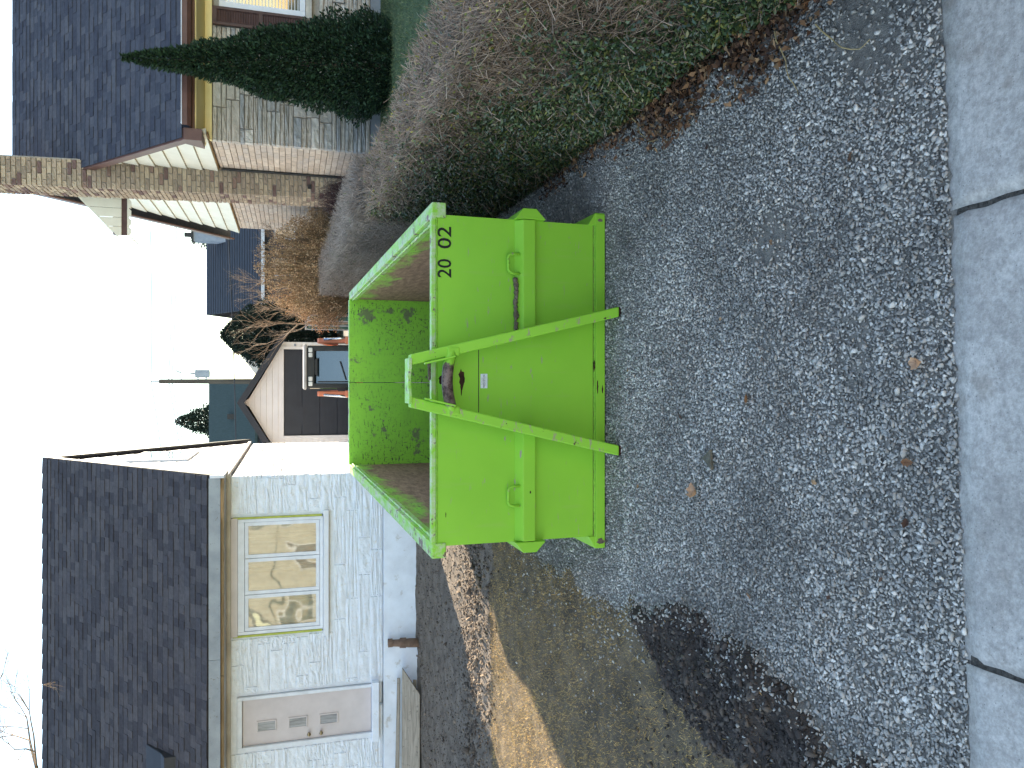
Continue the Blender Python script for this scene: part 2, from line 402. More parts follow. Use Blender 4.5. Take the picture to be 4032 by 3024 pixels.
# ------------------------------------------------------------------ crushed stone on the drive
def stone_templates(n=14):
    out = []
    for k in range(n):
        bm = bmesh.new(); r2 = np.random.default_rng(100 + k)
        for _ in range(11):
            d = r2.normal(size=3); d /= np.linalg.norm(d)
            d *= r2.uniform(0.82, 1.05); bm.verts.new(d * np.array([1.0, r2.uniform(0.6, 0.85), r2.uniform(0.42, 0.62)]))
        res = bmesh.ops.convex_hull(bm, input=bm.verts)
        bmesh.ops.delete(bm, geom=[v for v in bm.verts if not v.link_faces], context='VERTS')
        bmesh.ops.triangulate(bm, faces=bm.faces[:]); bm.verts.index_update()
        out.append((np.array([v.co[:] for v in bm.verts]), np.array([[v.index for v in f.verts] for f in bm.faces]))); bm.free()
    return out
TPL = stone_templates()
def euler_mats(n, tilt=0.5):
    a = rng.uniform(0, 2 * np.pi, n); b = rng.normal(0, tilt, n); c = rng.normal(0, tilt, n)
    ca, sa, cb, sb, cc, sc = np.cos(a), np.sin(a), np.cos(b), np.sin(b), np.cos(c), np.sin(c)
    z = np.zeros(n); o = np.ones(n)
    Rz = np.stack([np.stack([ca, -sa, z], -1), np.stack([sa, ca, z], -1), np.stack([z, z, o], -1)], 1)
    Rx = np.stack([np.stack([o, z, z], -1), np.stack([z, cb, -sb], -1), np.stack([z, sb, cb], -1)], 1)
    Ry = np.stack([np.stack([cc, z, sc], -1), np.stack([z, o, z], -1), np.stack([-sc, z, cc], -1)], 1)
    return Rz @ Rx @ Ry
def scatter(P, S, tpl, tilt=0.5):
    """P positions, S sizes -> V, F of many small pieces"""
    Vs, Fs, o = [], [], 0; ids = rng.integers(0, len(tpl), len(P)); Rm = euler_mats(len(P), tilt)
    for k in range(len(tpl)):
        s = np.nonzero(ids == k)[0]
        if not len(s): continue
        tv, tf = tpl[k]
        v = np.einsum('nij,vj->nvi', Rm[s], tv) * S[s][:, None, None] + P[s][:, None, :]
        Vs.append(v.reshape(-1, 3)); Fs.append((tf[None] + (o + np.arange(len(s)) * len(tv))[:, None, None]).reshape(-1, tf.shape[1])); o += len(s) * len(tv)
    return Vs, Fs
def gravel():
    P = []; S = []
    def lay(x0, x1, y0, y1, step, smin, smax, lift, dens=1.0):
        for y in np.arange(y0, y1, step):
            for x in np.arange(x0, x1, step):
                px, py = x + random.uniform(-.5, .5) * step, y + random.uniform(-.5, .5) * step
                if py < 2.256 + 0.0437 * px - 0.004: continue
                if -1.0 < px < 1.0 and py > 5.75 and py < 10.6: continue
                dl = px - XL(py) - 0.13 * fbm(px, py, 2.6, 3); dr = XR(py) + 0.1 * fbm(px, py, 2.6, 3) - px
                d = min(dl, dr)
                bare = fbm(px, py, 1.15, 3, 11.0)                   # worn places where fines show
                p = dens
                if d < 0: p *= 0.5 * math.exp(d / 0.10) if dl < dr else 0.25 * math.exp(d / 0.05)
                if dl < 0 and py > 5.0 and py < 7.8: p = max(p, 0.22 * math.exp(dl / 0.35))
                dust = math.exp(-(((px - 0.75) / .22) ** 2 + ((py - 3.25) / .28) ** 2)) + math.exp(-(((px - 1.55) / .3) ** 2 + ((py - 2.75) / .22) ** 2)) + .7 * math.exp(-(((px - .25) / .3) ** 2 + ((py - 3.4) / .2) ** 2)) + .6 * math.exp(-(((px - .2) / .2) ** 2 + ((py - 2.8) / .2) ** 2))
                p *= 1 - min(.8, max(0, dust * 1.3 + bare * .7 - .25))
                if random.random() > p: continue
                s = min(max(random.lognormvariate(math.log((smin + smax) / 2), 0.28), smin * 0.75), smax * 1.6)
                P.append((px, py, gz(px, py) + lift + s * 0.12)); S.append(s)
    lay(-2.6, 2.1, 2.2, 5.7, 0.0158, 0.0085, 0.0135, 0.002)
    lay(-2.6, 2.1, 2.2, 5.0, 0.026, 0.009, 0.015, 0.006)
    lay(-2.8, 2.0, 5.7, 9.0, 0.023, 0.010, 0.0155, 0.002)
    lay(-1.5, 1.9, 9.0, 13.0, 0.06, 0.014, 0.022, 0.002)
    V, F = scatter(np.array(P), np.array(S), TPL, 0.55)
    t = NT('crushed_limestone')
    k = [L(c) for c in ((172, 168, 161), (146, 144, 140), (188, 184, 176), (128, 127, 124), (178, 172, 163), (158, 156, 151), (212, 208, 200), (138, 134, 128), (166, 163, 158))]
    pc = t.ramp(t.rnd(), [(i / len(k), c) for i, c in enumerate(k)], 'CONSTANT')
    n1 = t.noise(60, 4); col = t.mix(1.0, pc, t.ramp(n1, [(0.2, 0.78), (0.8, 1.15)]), 'MULTIPLY')
    col = t.mix(1.0, col, t.ramp(t.noise(1.3, 5, 0.6), [(0.34, 0.62), (0.60, 1.08)]), 'MULTIPLY')
    col = t.mix(t.ramp(t.noise(1.9, 4), [(0.55, 0.0), (0.75, 0.35)]), col, L((134, 126, 116)))
    t.color(col); t.rough(0.85, 0.3); t.bump(t.noise(240, 4), 0.3, 0.003)
    Vc = np.concatenate(V); out = []
    # triangle counts are alike in every hull, so the index blocks stack
    nf = []
    for f in F: nf.append(f)
    Fc = []; o = 0
    for v, f in zip(V, F): Fc.append(f)
    tag(raw('gravel', Vc, np.concatenate(Fc), t.m), 'loose grey crushed limestone gravel covering the driveway', 'gravel', kind='stuff')
gravel()

# ------------------------------------------------------------------ shared house materials
mat_white = M('white_painted_stone', L((228, 233, 241)), L((216, 219, 225)), 5, 0.75, 0.3, 0.8, 28, 0.016, dirt=(L((208, 203, 194)), 14, 0.56, 0.74))
mat_whitew = M('white_paint_mortar', L((222, 226, 233)), L((210, 213, 219)), 9, 0.85, 0.25, 0.5, 50, 0.01)
mat_parge = M('painted_foundation', L((226, 231, 240)), L((210, 214, 222)), 3, 0.85, 0.25, 0.5, 70, 0.006, dirt=(L((170, 162, 150)), 5, 0.6, 0.75))
mat_trimw = M('white_trim', L((218, 221, 227)), L((204, 206, 211)), 6, 0.55, 0.4, 0.15, 40, 0.003)
mat_shut = M('brown_shutter', L((92, 70, 66)), L((78, 58, 55)), 8, 0.6, 0.35, 0.15, 60, 0.003)
mat_gutterb = M('brown_gutter', L((104, 74, 66)), L((88, 62, 56)), 5, 0.5, 0.4, 0.1, 40, 0.003)
mat_zinc = M('weathered_fascia_metal', L((150, 156, 160)), L((126, 132, 138)), 3, 0.6, 0.4, 0.15, 30, 0.003, dirt=(L((110, 104, 98)), 22, 0.62, 0.7))
mat_rawwood = M('bare_wood', L((158, 138, 110)), L((122, 104, 82)), 5, 0.85, 0.2, 0.4, 50, 0.006, stretch=(1, 12, 12))
mat_plank = M('weathered_plank', L((168, 158, 144)), L((128, 118, 106)), 6, 0.85, 0.2, 0.5, 40, 0.006, stretch=(0.6, 9, 9), dirt=(L((98, 88, 78)), 15, 0.58, 0.7))
mat_soffitw = M('white_soffit', L((206, 204, 200)), L((176, 172, 166)), 2, 0.8, 0.2, 0.1, 30, 0.004)
mat_shingle = M('charcoal_shingle', L((86, 86, 92)), None, 16, 0.95, 0.12, 0.7, 320, 0.004, pieces=[L(c) for c in ((74, 72, 76), (67, 66, 70), (80, 78, 81), (62, 61, 66), (76, 74, 77), (70, 69, 74))])
mat_shingleb = M('slate_blue_shingle', L((82, 88, 104)), None, 16, 0.95, 0.12, 0.7, 320, 0.004, pieces=[L(c) for c in ((70, 73, 83), (64, 67, 77), (79, 81, 89), (60, 63, 74), (74, 76, 85), (67, 70, 80))])
mat_stone = M('split_ledgestone', L((170, 160, 146)), None, 12, 0.85, 0.25, 0.9, 40, 0.02, pieces=[L(c) for c in ((198, 190, 180), (190, 184, 175), (204, 196, 184), (182, 178, 172), (196, 187, 175), (172, 171, 170), (208, 201, 191), (192, 182, 170))])
mat_mortar = M('grey_mortar', L((172, 166, 158)), L((150, 145, 138)), 12, 0.95, 0.1, 0.5, 80, 0.006)
mat_bbrick = M('beige_brick', L((196, 172, 146)), None, 14, 0.85, 0.2, 0.5, 70, 0.006, pieces=[L(c) for c in ((208, 190, 172), (200, 181, 163), (214, 197, 179), (192, 175, 159), (205, 186, 167), (198, 183, 169))])
mat_cbrick = M('tumbled_chimney_brick', L((160, 132, 100)), None, 16, 0.88, 0.2, 0.7, 60, 0.008, pieces=[L(c) for c in ((168, 150, 129), (156, 140, 121), (176, 158, 135), (146, 131, 115), (164, 147, 128), (136, 113, 102), (180, 163, 140), (154, 138, 122), (112, 91, 86), (162, 146, 126))])
mat_cream = M('cream_aluminium_siding', L((232, 229, 212)), L((222, 218, 200)), 3, 0.5, 0.4, 0.1, 30, 0.003)
mat_soffitc = M('yellow_cream_soffit', L((242, 226, 170)), L((230, 212, 152)), 2.4, 0.6, 0.35, 0.1, 30, 0.003)
mat_tape = M('green_masking_edge', L((178, 184, 92)), L((158, 164, 76)), 9, 0.8, 0.2, 0.2, 60, 0.003)
mat_door = M('mauve_grey_door', L((200, 190, 189)), L((186, 176, 175)), 2.5, 0.45, 0.45, 0.08, 20, 0.003)
mat_iron = M('black_metal', L((40, 40, 42)), L((28, 28, 30)), 6, 0.5, 0.4, 0.1, 40, 0.003)
mat_brass = M('brushed_brass', L((186, 166, 130)), L((150, 130, 98)), 20, 0.35, 0.5, 0.05, 60, 0.002, metal=0.9)
def glass_mat(name, tint, wob=0.35, scale=2.2):
    t = NT(name); t.color(tint); t.rough(0.03, 1.0); t.b.inputs['IOR'].default_value = 2.1
    t.bump(t.noise(scale, 1, 0.4), wob, 0.05); return t.m
def pane_mat():
    t = NT('clear_old_glass'); tr = t.n('ShaderNodeBsdfTransparent'); tr.inputs[0].default_value = (.96, .97, .96, 1)
    gl = t.n('ShaderNodeBsdfGlossy'); gl.inputs['Roughness'].default_value = 0.02; fr = t.n('ShaderNodeFresnel'); fr.inputs[0].default_value = 1.75
    bp_ = t.n('ShaderNodeBump'); bp_.inputs['Strength'].default_value = .25; bp_.inputs['Distance'].default_value = .05; t.l(t.noise(1.6, 1, .4), bp_.inputs['Height']); t.l(bp_.outputs[0], gl.inputs['Normal'])
    mx_ = t.n('ShaderNodeMixShader'); t.l(fr.outputs[0], mx_.inputs[0]); t.l(tr.outputs[0], mx_.inputs[1]); t.l(gl.outputs[0], mx_.inputs[2])
    t.l(mx_.outputs[0], t.t.nodes['Material Output'].inputs['Surface']); return t.m
mat_glass = pane_mat()
mat_curtain = M('cream_curtain', L((236, 228, 208)), L((214, 205, 184)), 3, .9, .1, .2, 80, .003)
mat_glassd = glass_mat('dark_window_glass', L((30, 34, 40)), 0.12, 2.0)
mat_frost = M('frosted_glass', L((150, 152, 158)), L((96, 98, 106)), 40, 0.25, 0.6, 0.5, 60, 0.004, stretch=(1, 1, 0.1))
mat_pipe = M('brown_clay_pipe', L((128, 104, 88)), L((98, 78, 66)), 12, 0.8, 0.3, 0.4, 50, 0.006)

def shingle_mesh(name, mat, k):
    # unit x 0..1 (width), y 0..1 up the slope, z thickness at the butt edge
    r = random.Random(k); a, b = r.uniform(0, .012), r.uniform(0, .012)
    V = [(a, r.uniform(-.02, .02), 0), (1 - b, r.uniform(-.02, .02), 0), (1, 1.15, -0.3), (0, 1.15, -0.3), (a, 0.0, 1), (1 - b, 0.0, 1), (1, 1.15, 0.15), (0, 1.15, 0.15)]
    V[4] = (V[0][0], V[0][1], 1); V[5] = (V[1][0], V[1][1], 1)
    me = bpy.data.meshes.new(name); me.from_pydata(V, [], [(4, 5, 6, 7), (0, 1, 5, 4), (1, 2, 6, 5), (3, 0, 4, 7), (0, 3, 2, 1)]); me.materials.append(mat); me.update(); return me

def shingle_roof(parent, mat, x0, x1, ye, ze, yr, zr, expo, wmin, wmax, seed):
    """shingles on a slope that climbs from the eave (ye, ze) to the ridge (yr, zr)"""
    rr = random.Random(seed); d = Vector((0, yr - ye, zr - ze)); ln = d.length; d.normalize(); nrm = Vector((1, 0, 0)).cross(d)
    ms = [shingle_mesh('shingle', mat, seed * 10 + k) for k in range(6)]
    mats = []; n = int(ln / expo)
    for r_ in range(n):
        e = ln / n; x = x0 - rr.uniform(0, wmax * 0.6)
        while x < x1:
            w = rr.choice((wmin, wmax, (wmin + wmax) / 2)) * rr.uniform(0.85, 1.15); a, b = max(x, x0), min(x + w, x1)
            if b - a > 0.03:
                th = rr.choice((0.006, 0.015)) + rr.uniform(-.001, .001)
                o = Vector((a, ye, ze)) + d * (r_ * e + rr.uniform(-.003, .003)) + nrm * 0.004
                mats.append(place(o, Vector((b - a, 0, 0)), d * (e * 1.02), nrm * th))
            x += w
    cx = CAMPOS
    pieces('shingle', ms, mats, parent, 300, key=lambda i: (mats[i].translation - cx).length, rest='shingle_field')

def ashlar(xa, xb, za, zb, holes, band, rr, big=0.3, lmin=0.35, lmax=0.95, gap=0.007):
    """random ledge-stone pattern: list of (x0, x1, z0, z1)"""
    out = []; z = za; nb = max(1, round((zb - za) / band)); bh = (zb - za) / nb
    for b in range(nb):
        z0 = za + b * bh; x = xa - rr.uniform(0, 0.3)
        while x < xb:
            w = rr.uniform(lmin, lmax); p = rr.random()
            if p < big: cuts = [0, 1]; w *= 0.72
            elif p < big + 0.28: cuts = [0, 0.36, 1]
            elif p < big + 0.5: cuts = [0, 0.64, 1]
            else: cuts = [0, 0.34, 0.67, 1]
            for c in range(len(cuts) - 1):
                out.append((x, x + w, z0 + cuts[c] * bh, z0 + cuts[c + 1] * bh))
            x += w
    res = []
    for a, b, c, d in out:
        segs = [(max(a, xa), min(b, xb))]
        for hx0, hx1, hz0, hz1 in holes:
            if d > hz0 + 0.01 and c < hz1 - 0.01:
                ns = []
                for s0, s1 in segs:
                    if s1 <= hx0 or s0 >= hx1: ns.append((s0, s1))
                    else:
                        if s0 < hx0: ns.append((s0, hx0))
                        if s1 > hx1: ns.append((hx1, s1))
                segs = ns
        for s0, s1 in segs:
            if s1 - s0 > 0.05: res.append((s0 + gap / 2, s1 - gap / 2, c + gap / 2, d - gap / 2))
    return res
def brick_rows(a0, a1, z0, z1, ln, h, rr, gap=0.01):
    out = []; r_ = 0; z = z0
    while z < z1 - 0.02:
        x = a0 - (ln / 2 if r_ % 2 else 0)
        while x < a1:
            b0, b1 = max(x, a0), min(x + ln, a1)
            if b1 - b0 > 0.04: out.append((b0, b1 - gap, z, min(z + h, z1) - gap))
            x += ln
        z += h; r_ += 1
    return out

# ------------------------------------------------------------------ white painted house on the left
WX, WY, WR = -1.45, 12.80, 6.83      # right corner, front wall, ridge height
house = thing('white_house', 'white painted stone bungalow with dark shingled roof behind the green bin', 'house', (-4.8, 12.8, 0.38))
WIN = (-3.95, -2.13, 1.90, 3.20); DOOR = (-5.72, -4.98, 1.13, 3.13)
mb = MB()
ys0 = WY + 0.06
mb.box(-9.2, ys0, 0.95, WX - 0.05, 19.8, 3.36)
mb.prism([(ys0, 3.36), (19.8, 3.36), (16.2, 6.52)], 'x', -9.2, WX - 0.05)
wall = mb.build('wall', mat_whitew, house)
mb = MB()
for a, b, c, d in ((-9.2, DOOR[0] - .08, .94, 3.33), (DOOR[1] + .06, WIN[0] - .04, .94, 3.33), (WIN[1] + .03, WX - .04, .94, 3.33), (WIN[0] - .04, WIN[1] + .03, .94, WIN[2] - .1), (DOOR[0] - .08, DOOR[1] + .06, DOOR[3] + .085, 3.33)): mb.box(a, WY + .016, c, b, ys0 + .002, d)
mb.build('mortar_coat', mat_whitew, house)
mb = MB(); mb.box(-9.25, WY - 0.03, 0.20, WX + 0.01, 19.85, 0.93); fnd = mb.build('foundation', mat_parge, house, bevel=0.01)
rr = random.Random(3)
smesh = [block_mesh('stone', mat_white, 7, 3, 0.28, 0.05, k, 0.25) for k in range(8)]
st = ashlar(-7.4, WX, 0.94, 3.30, [(WIN[0] - .07, WIN[1] + .07, WIN[2] - .16, WIN[3] + .2), (DOOR[0] - .1, DOOR[1] + .1, DOOR[2] - .12, DOOR[3] + .12)], 0.205, rr, 0.10, 0.55, 1.5, 0.005)
mats = [place((a, WY + 0.055, c), (b - a, 0, 0), (0, 0.075, 0), (0, 0, d - c)) for a, b, c, d in st]
mats = [place((a, WY + rr.uniform(-.014, -.002), c), (b - a, 0, 0), (0, 0.075, 0), (0, 0, d - c)) for a, b, c, d in st]
pieces('stone', smesh, mats, wall, 300, key=lambda i: (mats[i].translation - CAMPOS).length)
# the sunlit end wall: painted brick up to the eave, flat cladding in the gable
bmesh_ = [block_mesh('brick', mat_white, 3, 1, 0.12, 0.05, k) for k in range(5)]
br = brick_rows(WY + 0.02, 19.75, 0.94, 3.30, 0.40, 0.147, rr)
bm4 = [place((WX + rr.uniform(-.004, .006), a, c), (0, b - a, 0), (-0.06, 0, 0), (0, 0, d - c)) for a, b, c, d in br]
pieces('brick', bmesh_, bm4, wall, 300, key=lambda i: (bm4[i].translation - CAMPOS).length)
mb = MB(); nb = 12
for i in range(nb):
    za, zb = 3.40 + i * 0.262, 3.40 + (i + 1) * 0.262 - 0.004
    f = lambda z: (12.85 + (z - 3.36) * 3.35 / 3.16, 19.75 - (z - 3.36) * 3.55 / 3.16)
    (a0, a1), (b0, b1) = f(za), f(min(zb, 6.48))
    m2 = MB(); m2.hexa([(WX - .05, a0, za), (WX + .012, a0, za), (WX + .012, a1, za), (WX - .05, a1, za)], [(WX - .05, b0, zb), (WX + .002, b0, zb), (WX + .002, b1, zb), (WX - .05, b1, zb)])
    m2.build('gable_board', mat_trimw, wall)
mb = MB(); mb.box(WX - .02, 12.7, 3.33, WX + .05, 19.8, 3.39); mb.build('gable_trim', mat_soffitw, house)
# gable window
gw = MB(); gw.box(WX - .03, 15.5, 4.25, WX + .05, 17.35, 5.32); gwo = gw.build('gable_window', mat_trimw, house, bevel=0.01)
gw = MB(); gw.box(WX + .051, 15.62, 4.37, WX + .056, 16.38, 5.22); gw.build('pane', mat_glassd, gwo)
gw = MB(); gw.box(WX + .051, 16.46, 4.37, WX + .056, 17.24, 5.22); gw.build('pane', mat_glassd, gwo)
# roof
EY, EZ = 12.36, 3.60
mb = MB(); mb.hexa([(-9.6, EY, EZ - .10), (-1.38, EY, EZ - .10), (-1.38, 16.2, WR - .10), (-9.6, 16.2, WR - .10)], [(-9.6, EY, EZ), (-1.38, EY, EZ), (-1.38, 16.2, WR), (-9.6, 16.2, WR)])
mb.hexa([(-9.6, 20.05, 3.42), (-1.38, 20.05, 3.42), (-1.38, 16.2, WR - .10), (-9.6, 16.2, WR - .10)], [(-9.6, 20.05, 3.52), (-1.38, 20.05, 3.52), (-1.38, 16.2, WR), (-9.6, 16.2, WR)])
roof = mb.build('roof', mat_shingle, house)
shingle_roof(roof, mat_shingle, -7.4, -1.37, EY - .02, EZ, 16.2, WR, 0.142, 0.13, 0.27, 11)
mb = MB()
for k in range(30):
    x = -1.37 - k * 0.28; m2 = MB(); m2.hexa([(x - .3, 16.05, WR - .09), (x, 16.05, WR - .10), (x, 16.2, WR + .02), (x - .3, 16.2, WR + .035)], [(x - .3, 16.35, WR - .09), (x, 16.35, WR - .1), (x, 16.21, WR + .022), (x - .3, 16.21, WR + .037)])
    m2.build('ridge_cap', mat_shingle, roof)
# gable rake boards
for ya, za, yb, zb in ((EY, EZ, 16.2, WR), (20.05, 3.52, 16.2, WR)):
    m2 = MB(); m2.hexa([(-1.402, ya, za - .17), (-1.364, ya, za - .17), (-1.364, ya, za - .012), (-1.402, ya, za - .012)], [(-1.402, yb, zb - .17), (-1.364, yb, zb - .17), (-1.364, yb, zb - .012), (-1.402, yb, zb - .012)]); m2.build('rake_board', mat_iron, house)
# stripped fascia metal, bare wood strip, white soffit
for xa, xb in ((-4.15, -1.42), (-9.5, -4.154)):
    m2 = MB(); m2.box(xa, EY - .02, 3.42, xb, EY + .02, 3.585); m2.build('fascia', mat_zinc, house, bevel=0.004)
for xa, xb in ((-4.42, -1.40), (-9.5, -4.43)):
    m2 = MB(); m2.box(xa, EY + .05, 3.375, xb, EY + .09, 3.425); m2.build('wood_strip', mat_rawwood, house)
m2 = MB(); m2.box(-9.3, EY + .092, 3.37, WX + .05, WY + .06, 3.41); m2.build('soffit', mat_soffitw, house)
m2 = MB(); m2.box(-9.3, WY - .035, 3.305, WX + .02, WY + .05, 3.369); m2.build('frieze_board', mat_soffitw, house)
m2 = MB(); m2.box(-1.418, EY - .045, 3.36, -1.37, WY + .2, 3.57); m2.build('eave_return', mat_trimw, house, bevel=0.01)
# downturned roof vent box
m2 = MB(); m2.prism([(12.95, 4.06), (12.95, 4.29), (13.12, 4.36), (13.52, 4.64), (13.52, 4.5)], 'x', -6.35, -5.80); m2.build('roof_vent', mat_iron, house, bevel=0.01)
# three-light window
wx0, wx1, wz0, wz1 = WIN
win = MB()
for a, b, c, d in ((wx0, wx0 + .05, wz0, wz1), (wx1 - .05, wx1, wz0, wz1), (wx0 + .05, wx1 - .05, wz0, wz0 + .05), (wx0 + .05, wx1 - .05, wz1 - .10, wz1)):
    win.box(a, WY - .02, c, b, WY + .06, d)
w = win.build('window', mat_trimw, house, bevel=0.006)
lw = (wx1 - wx0 - .1) / 3
for k in range(3):
    a = wx0 + .05 + k * lw; b = a + lw; c, d = wz0 + .05, wz1 - .10
    s = MB()
    for p0, p1, q0, q1 in ((a + .004, a + .06, c + .004, d - .004), (b - .06, b - .004, c + .004, d - .004), (a + .06, b - .06, c + .004, c + .06), (a + .06, b - .06, d - .06, d - .004)):
        s.box(p0, WY - .008, q0, p1, WY + .045, q1)
    s.build('sash', mat_trimw, w, bevel=0.004)
    s = MB(); s.box(a + .055, WY + .004, c + .055, b - .055, WY + .008, d - .055); s.build('pane', mat_glass, w)
    V = []; F = []; nn = 46; rk = random.Random(k + 70)
    for i in range(nn + 1):
        u = i / nn; x = a + .05 + (b - a - .10) * u; yy = WY + .030 + .012 * math.sin(u * 30 + k * 2 + 2 * math.sin(u * 7 + k)); V += [(x, yy, c + .05), (x, yy - .004, (c + d) / 2), (x, yy, d - .05)]
    for i in range(nn): F += [(i * 3, i * 3 + 3, i * 3 + 4, i * 3 + 1), (i * 3 + 1, i * 3 + 4, i * 3 + 5, i * 3 + 2)]
    raw('curtain', V, F, mat_curtain, w, True, off=ORG[house.name])
s = MB(); s.box(wx0 - .1, WY - .09, wz0 - .09, wx1 + .1, WY + .05, wz0 - .004); s.build('sill', mat_trimw, w, bevel=0.01)
s = MB(); s.box(wx0 - .02, WY - .03, wz1 + .003, wx1 + .02, WY + .05, wz1 + .10); s.build('lintel_board', mat_door, w)
for xa, xb in ((wx0 - .035, wx0 - .003), (wx1 + .003, wx1 + .03)):
    s = MB(); s.box(xa, WY - .026, wz0 + .02, xb, WY + .05, wz1 + .07); s.build('masking_edge', mat_tape, w)
# front door
dx0, dx1, dz0, dz1 = DOOR
s = MB()
for a, b, c, d in ((dx0 - .07, dx0, dz0 - .05, dz1 + .08), (dx1, dx1 + .05, dz0 - .05, dz1 + .08), (dx0, dx1, dz1 + .005, dz1 + .08)): s.box(a, WY - .03, c, b, WY + .1, d)
dr = s.build('door', mat_trimw, house, bevel=0.006)
s = MB(); s.box(dx0 + .006, WY + .02, dz0, dx1 - .006, WY + .06, dz1); s.build('door_leaf', mat_door, dr, bevel=0.004)
for zc in (1.66, 2.14, 2.62):
    xl = dx0 + .20
    s = MB()
    for a, b, c, d in ((xl, xl + .02, zc, zc + .30), (xl + .16, xl + .18, zc, zc + .30), (xl + .02, xl + .16, zc, zc + .02), (xl + .02, xl + .16, zc + .28, zc + .30)): s.box(a, WY + .004, c, b, WY + .03, d)
    s.build('glazing_bead', mat_door, dr, bevel=0.003)
    s = MB(); s.box(xl + .02, WY + .012, zc + .02, xl + .16, WY + .018, zc + .28); s.build('door_light', mat_frost, dr)
for zc in (1.93, 2.12):
    s = MB(); s.tube([(dx0 + .09, WY + .02, zc), (dx0 + .09, WY - .035, zc)], [.018, .03], 10); s.build('door_knob', mat_brass, dr, smooth=True)
s = MB(); s.box(dx0 - .12, WY - .12, dz0 - .12, dx1 + .1, WY + .08, dz0 - .005); s.build('door_sill', mat_parge, dr, bevel=0.01)
# stub of clay drain beside the foundation
pp = thing('drain_pipe', 'short brown clay drain pipe standing against the white foundation', 'pipe', (-4.25, 12.62, g(-4.25, 12.62)))
s = MB(); s.tube([(-4.27, 12.62, 0.32), (-4.26, 12.63, 0.52), (-4.25, 12.64, 0.70), (-4.24, 12.65, 0.86)], [.075, .075, .06, .055], 12); s.build('pipe_body', mat_pipe, pp, smooth=True)
s = MB(); s.tube([(-4.255, 12.635, 0.58), (-4.25, 12.64, 0.68)], [.085, .082], 12); s.build('pipe_collar', mat_pipe, pp)
s = MB(); s.tube([(-4.24, 12.65, 0.80), (-4.24, 12.65, 0.87)], .07, 12); s.build('pipe_rim', mat_pipe, pp)
# boards left along the wall
def plank(name, label, p, q, w, d, tilt=(0, -0.6, 0.8)):
    o = thing(name, label, 'plank', tuple(p)); s = MB(); s.bar(p, q, w, d, tilt); tag(s.build('board', mat_plank, o, bevel=0.004)); return o
gl = lambda x, y: g(x, y) + 0.03
def board(label, corners, th):
    s = MB(); a = [Vector(c) for c in corners]; n = (a[1] - a[0]).cross(a[3] - a[0]).normalized() * th
    s.hexa(a, [v + n for v in a]); return tag(s.build('plank', mat_plank, bevel=0.003), label, 'plank')
board('wide weathered board with a slanted end leaning at the foot of the white wall', [(-4.62, 12.52, 0.66), (-5.02, 12.36, 0.40), (-8.2, 12.36, 0.40), (-8.2, 12.55, 0.68)], 0.022)
board('thin pale board standing on edge between the wall and the wide board', [(-4.86, 12.585, 0.47), (-4.86, 12.56, 0.42), (-8.2, 12.575, 0.42), (-8.2, 12.60, 0.73)], 0.02)
board('narrow upper board tucked against the white foundation under the front door', [(-4.84, 12.68, 0.72), (-4.84, 12.66, 0.68), (-8.2, 12.665, 0.72), (-8.2, 12.69, 0.79)], 0.025)

# ------------------------------------------------------------------ stone and brick house on the right
HX, HY, HB = 3.90, 13.10, 20.35        # left (gable) wall, front wall, back wall
HE, HR, HRY = 3.98, 7.50, 16.75        # eave, ridge height, ridge y
GB = 0.80
nb_ = thing('stone_house', 'beige stone and brick house with blue-grey shingles and tall brick chimney', 'house', (7.5, 13.1, 0.95))
mb = MB(); mb.box(HX + .05, HY + .05, GB, 12.5, HB - .05, 3.66); mb.prism([(HY + .05, 3.66), (HB - .05, 3.66), (HRY, HR - .22)], 'x', HX + .05, 12.5)
hw = mb.build('wall', mat_mortar, nb_)
rr = random.Random(5)
sm2 = [block_mesh('ledgestone', mat_stone, 7, 3, 0.30, 0.05, 20 + k, 0.1) for k in range(8)]
RWIN = (6.02, 8.6, 2.17, 3.50); SHU = (5.72, 6.01)
st = ashlar(HX - .02, 9.0, 1.12, 3.60, [(SHU[0], RWIN[1] + .3, RWIN[2] - .12, 3.7)], 0.215, rr, 0.16, 0.4, 1.0, 0.010)
hm = [place((a, HY + rr.uniform(-.03, 0), c), (b - a, 0, 0), (0, .09, 0), (0, 0, d - c)) for a, b, c, d in st]
pieces('ledgestone', sm2, hm, hw, 300, key=lambda i: (hm[i].translation - CAMPOS).length)
mb = MB(); mb.box(HX - .03, HY - .04, 0.5, 12.5, HB, 1.11); mb.build('foundation', M('grey_foundation', L((142, 146, 150)), L((120, 124, 128)), 3, .9, .2, .4, 60, .006), nb_)
bb = [block_mesh('brick', mat_bbrick, 2, 1, 0.08, 0.06, 40 + k) for k in range(5)]
br = brick_rows(HY + .06, HB, 1.12, 3.62, 0.29, 0.098, rr, 0.005)
hb4 = [place((HX - rr.uniform(0, .006), b, c), (0, -(b - a), 0), (.06, 0, 0), (0, 0, d - c)) for a, b, c, d in br]
pieces('brick', bb, hb4, hw, 300, key=lambda i: (hb4[i].translation - CAMPOS).length, rest='brick_field')
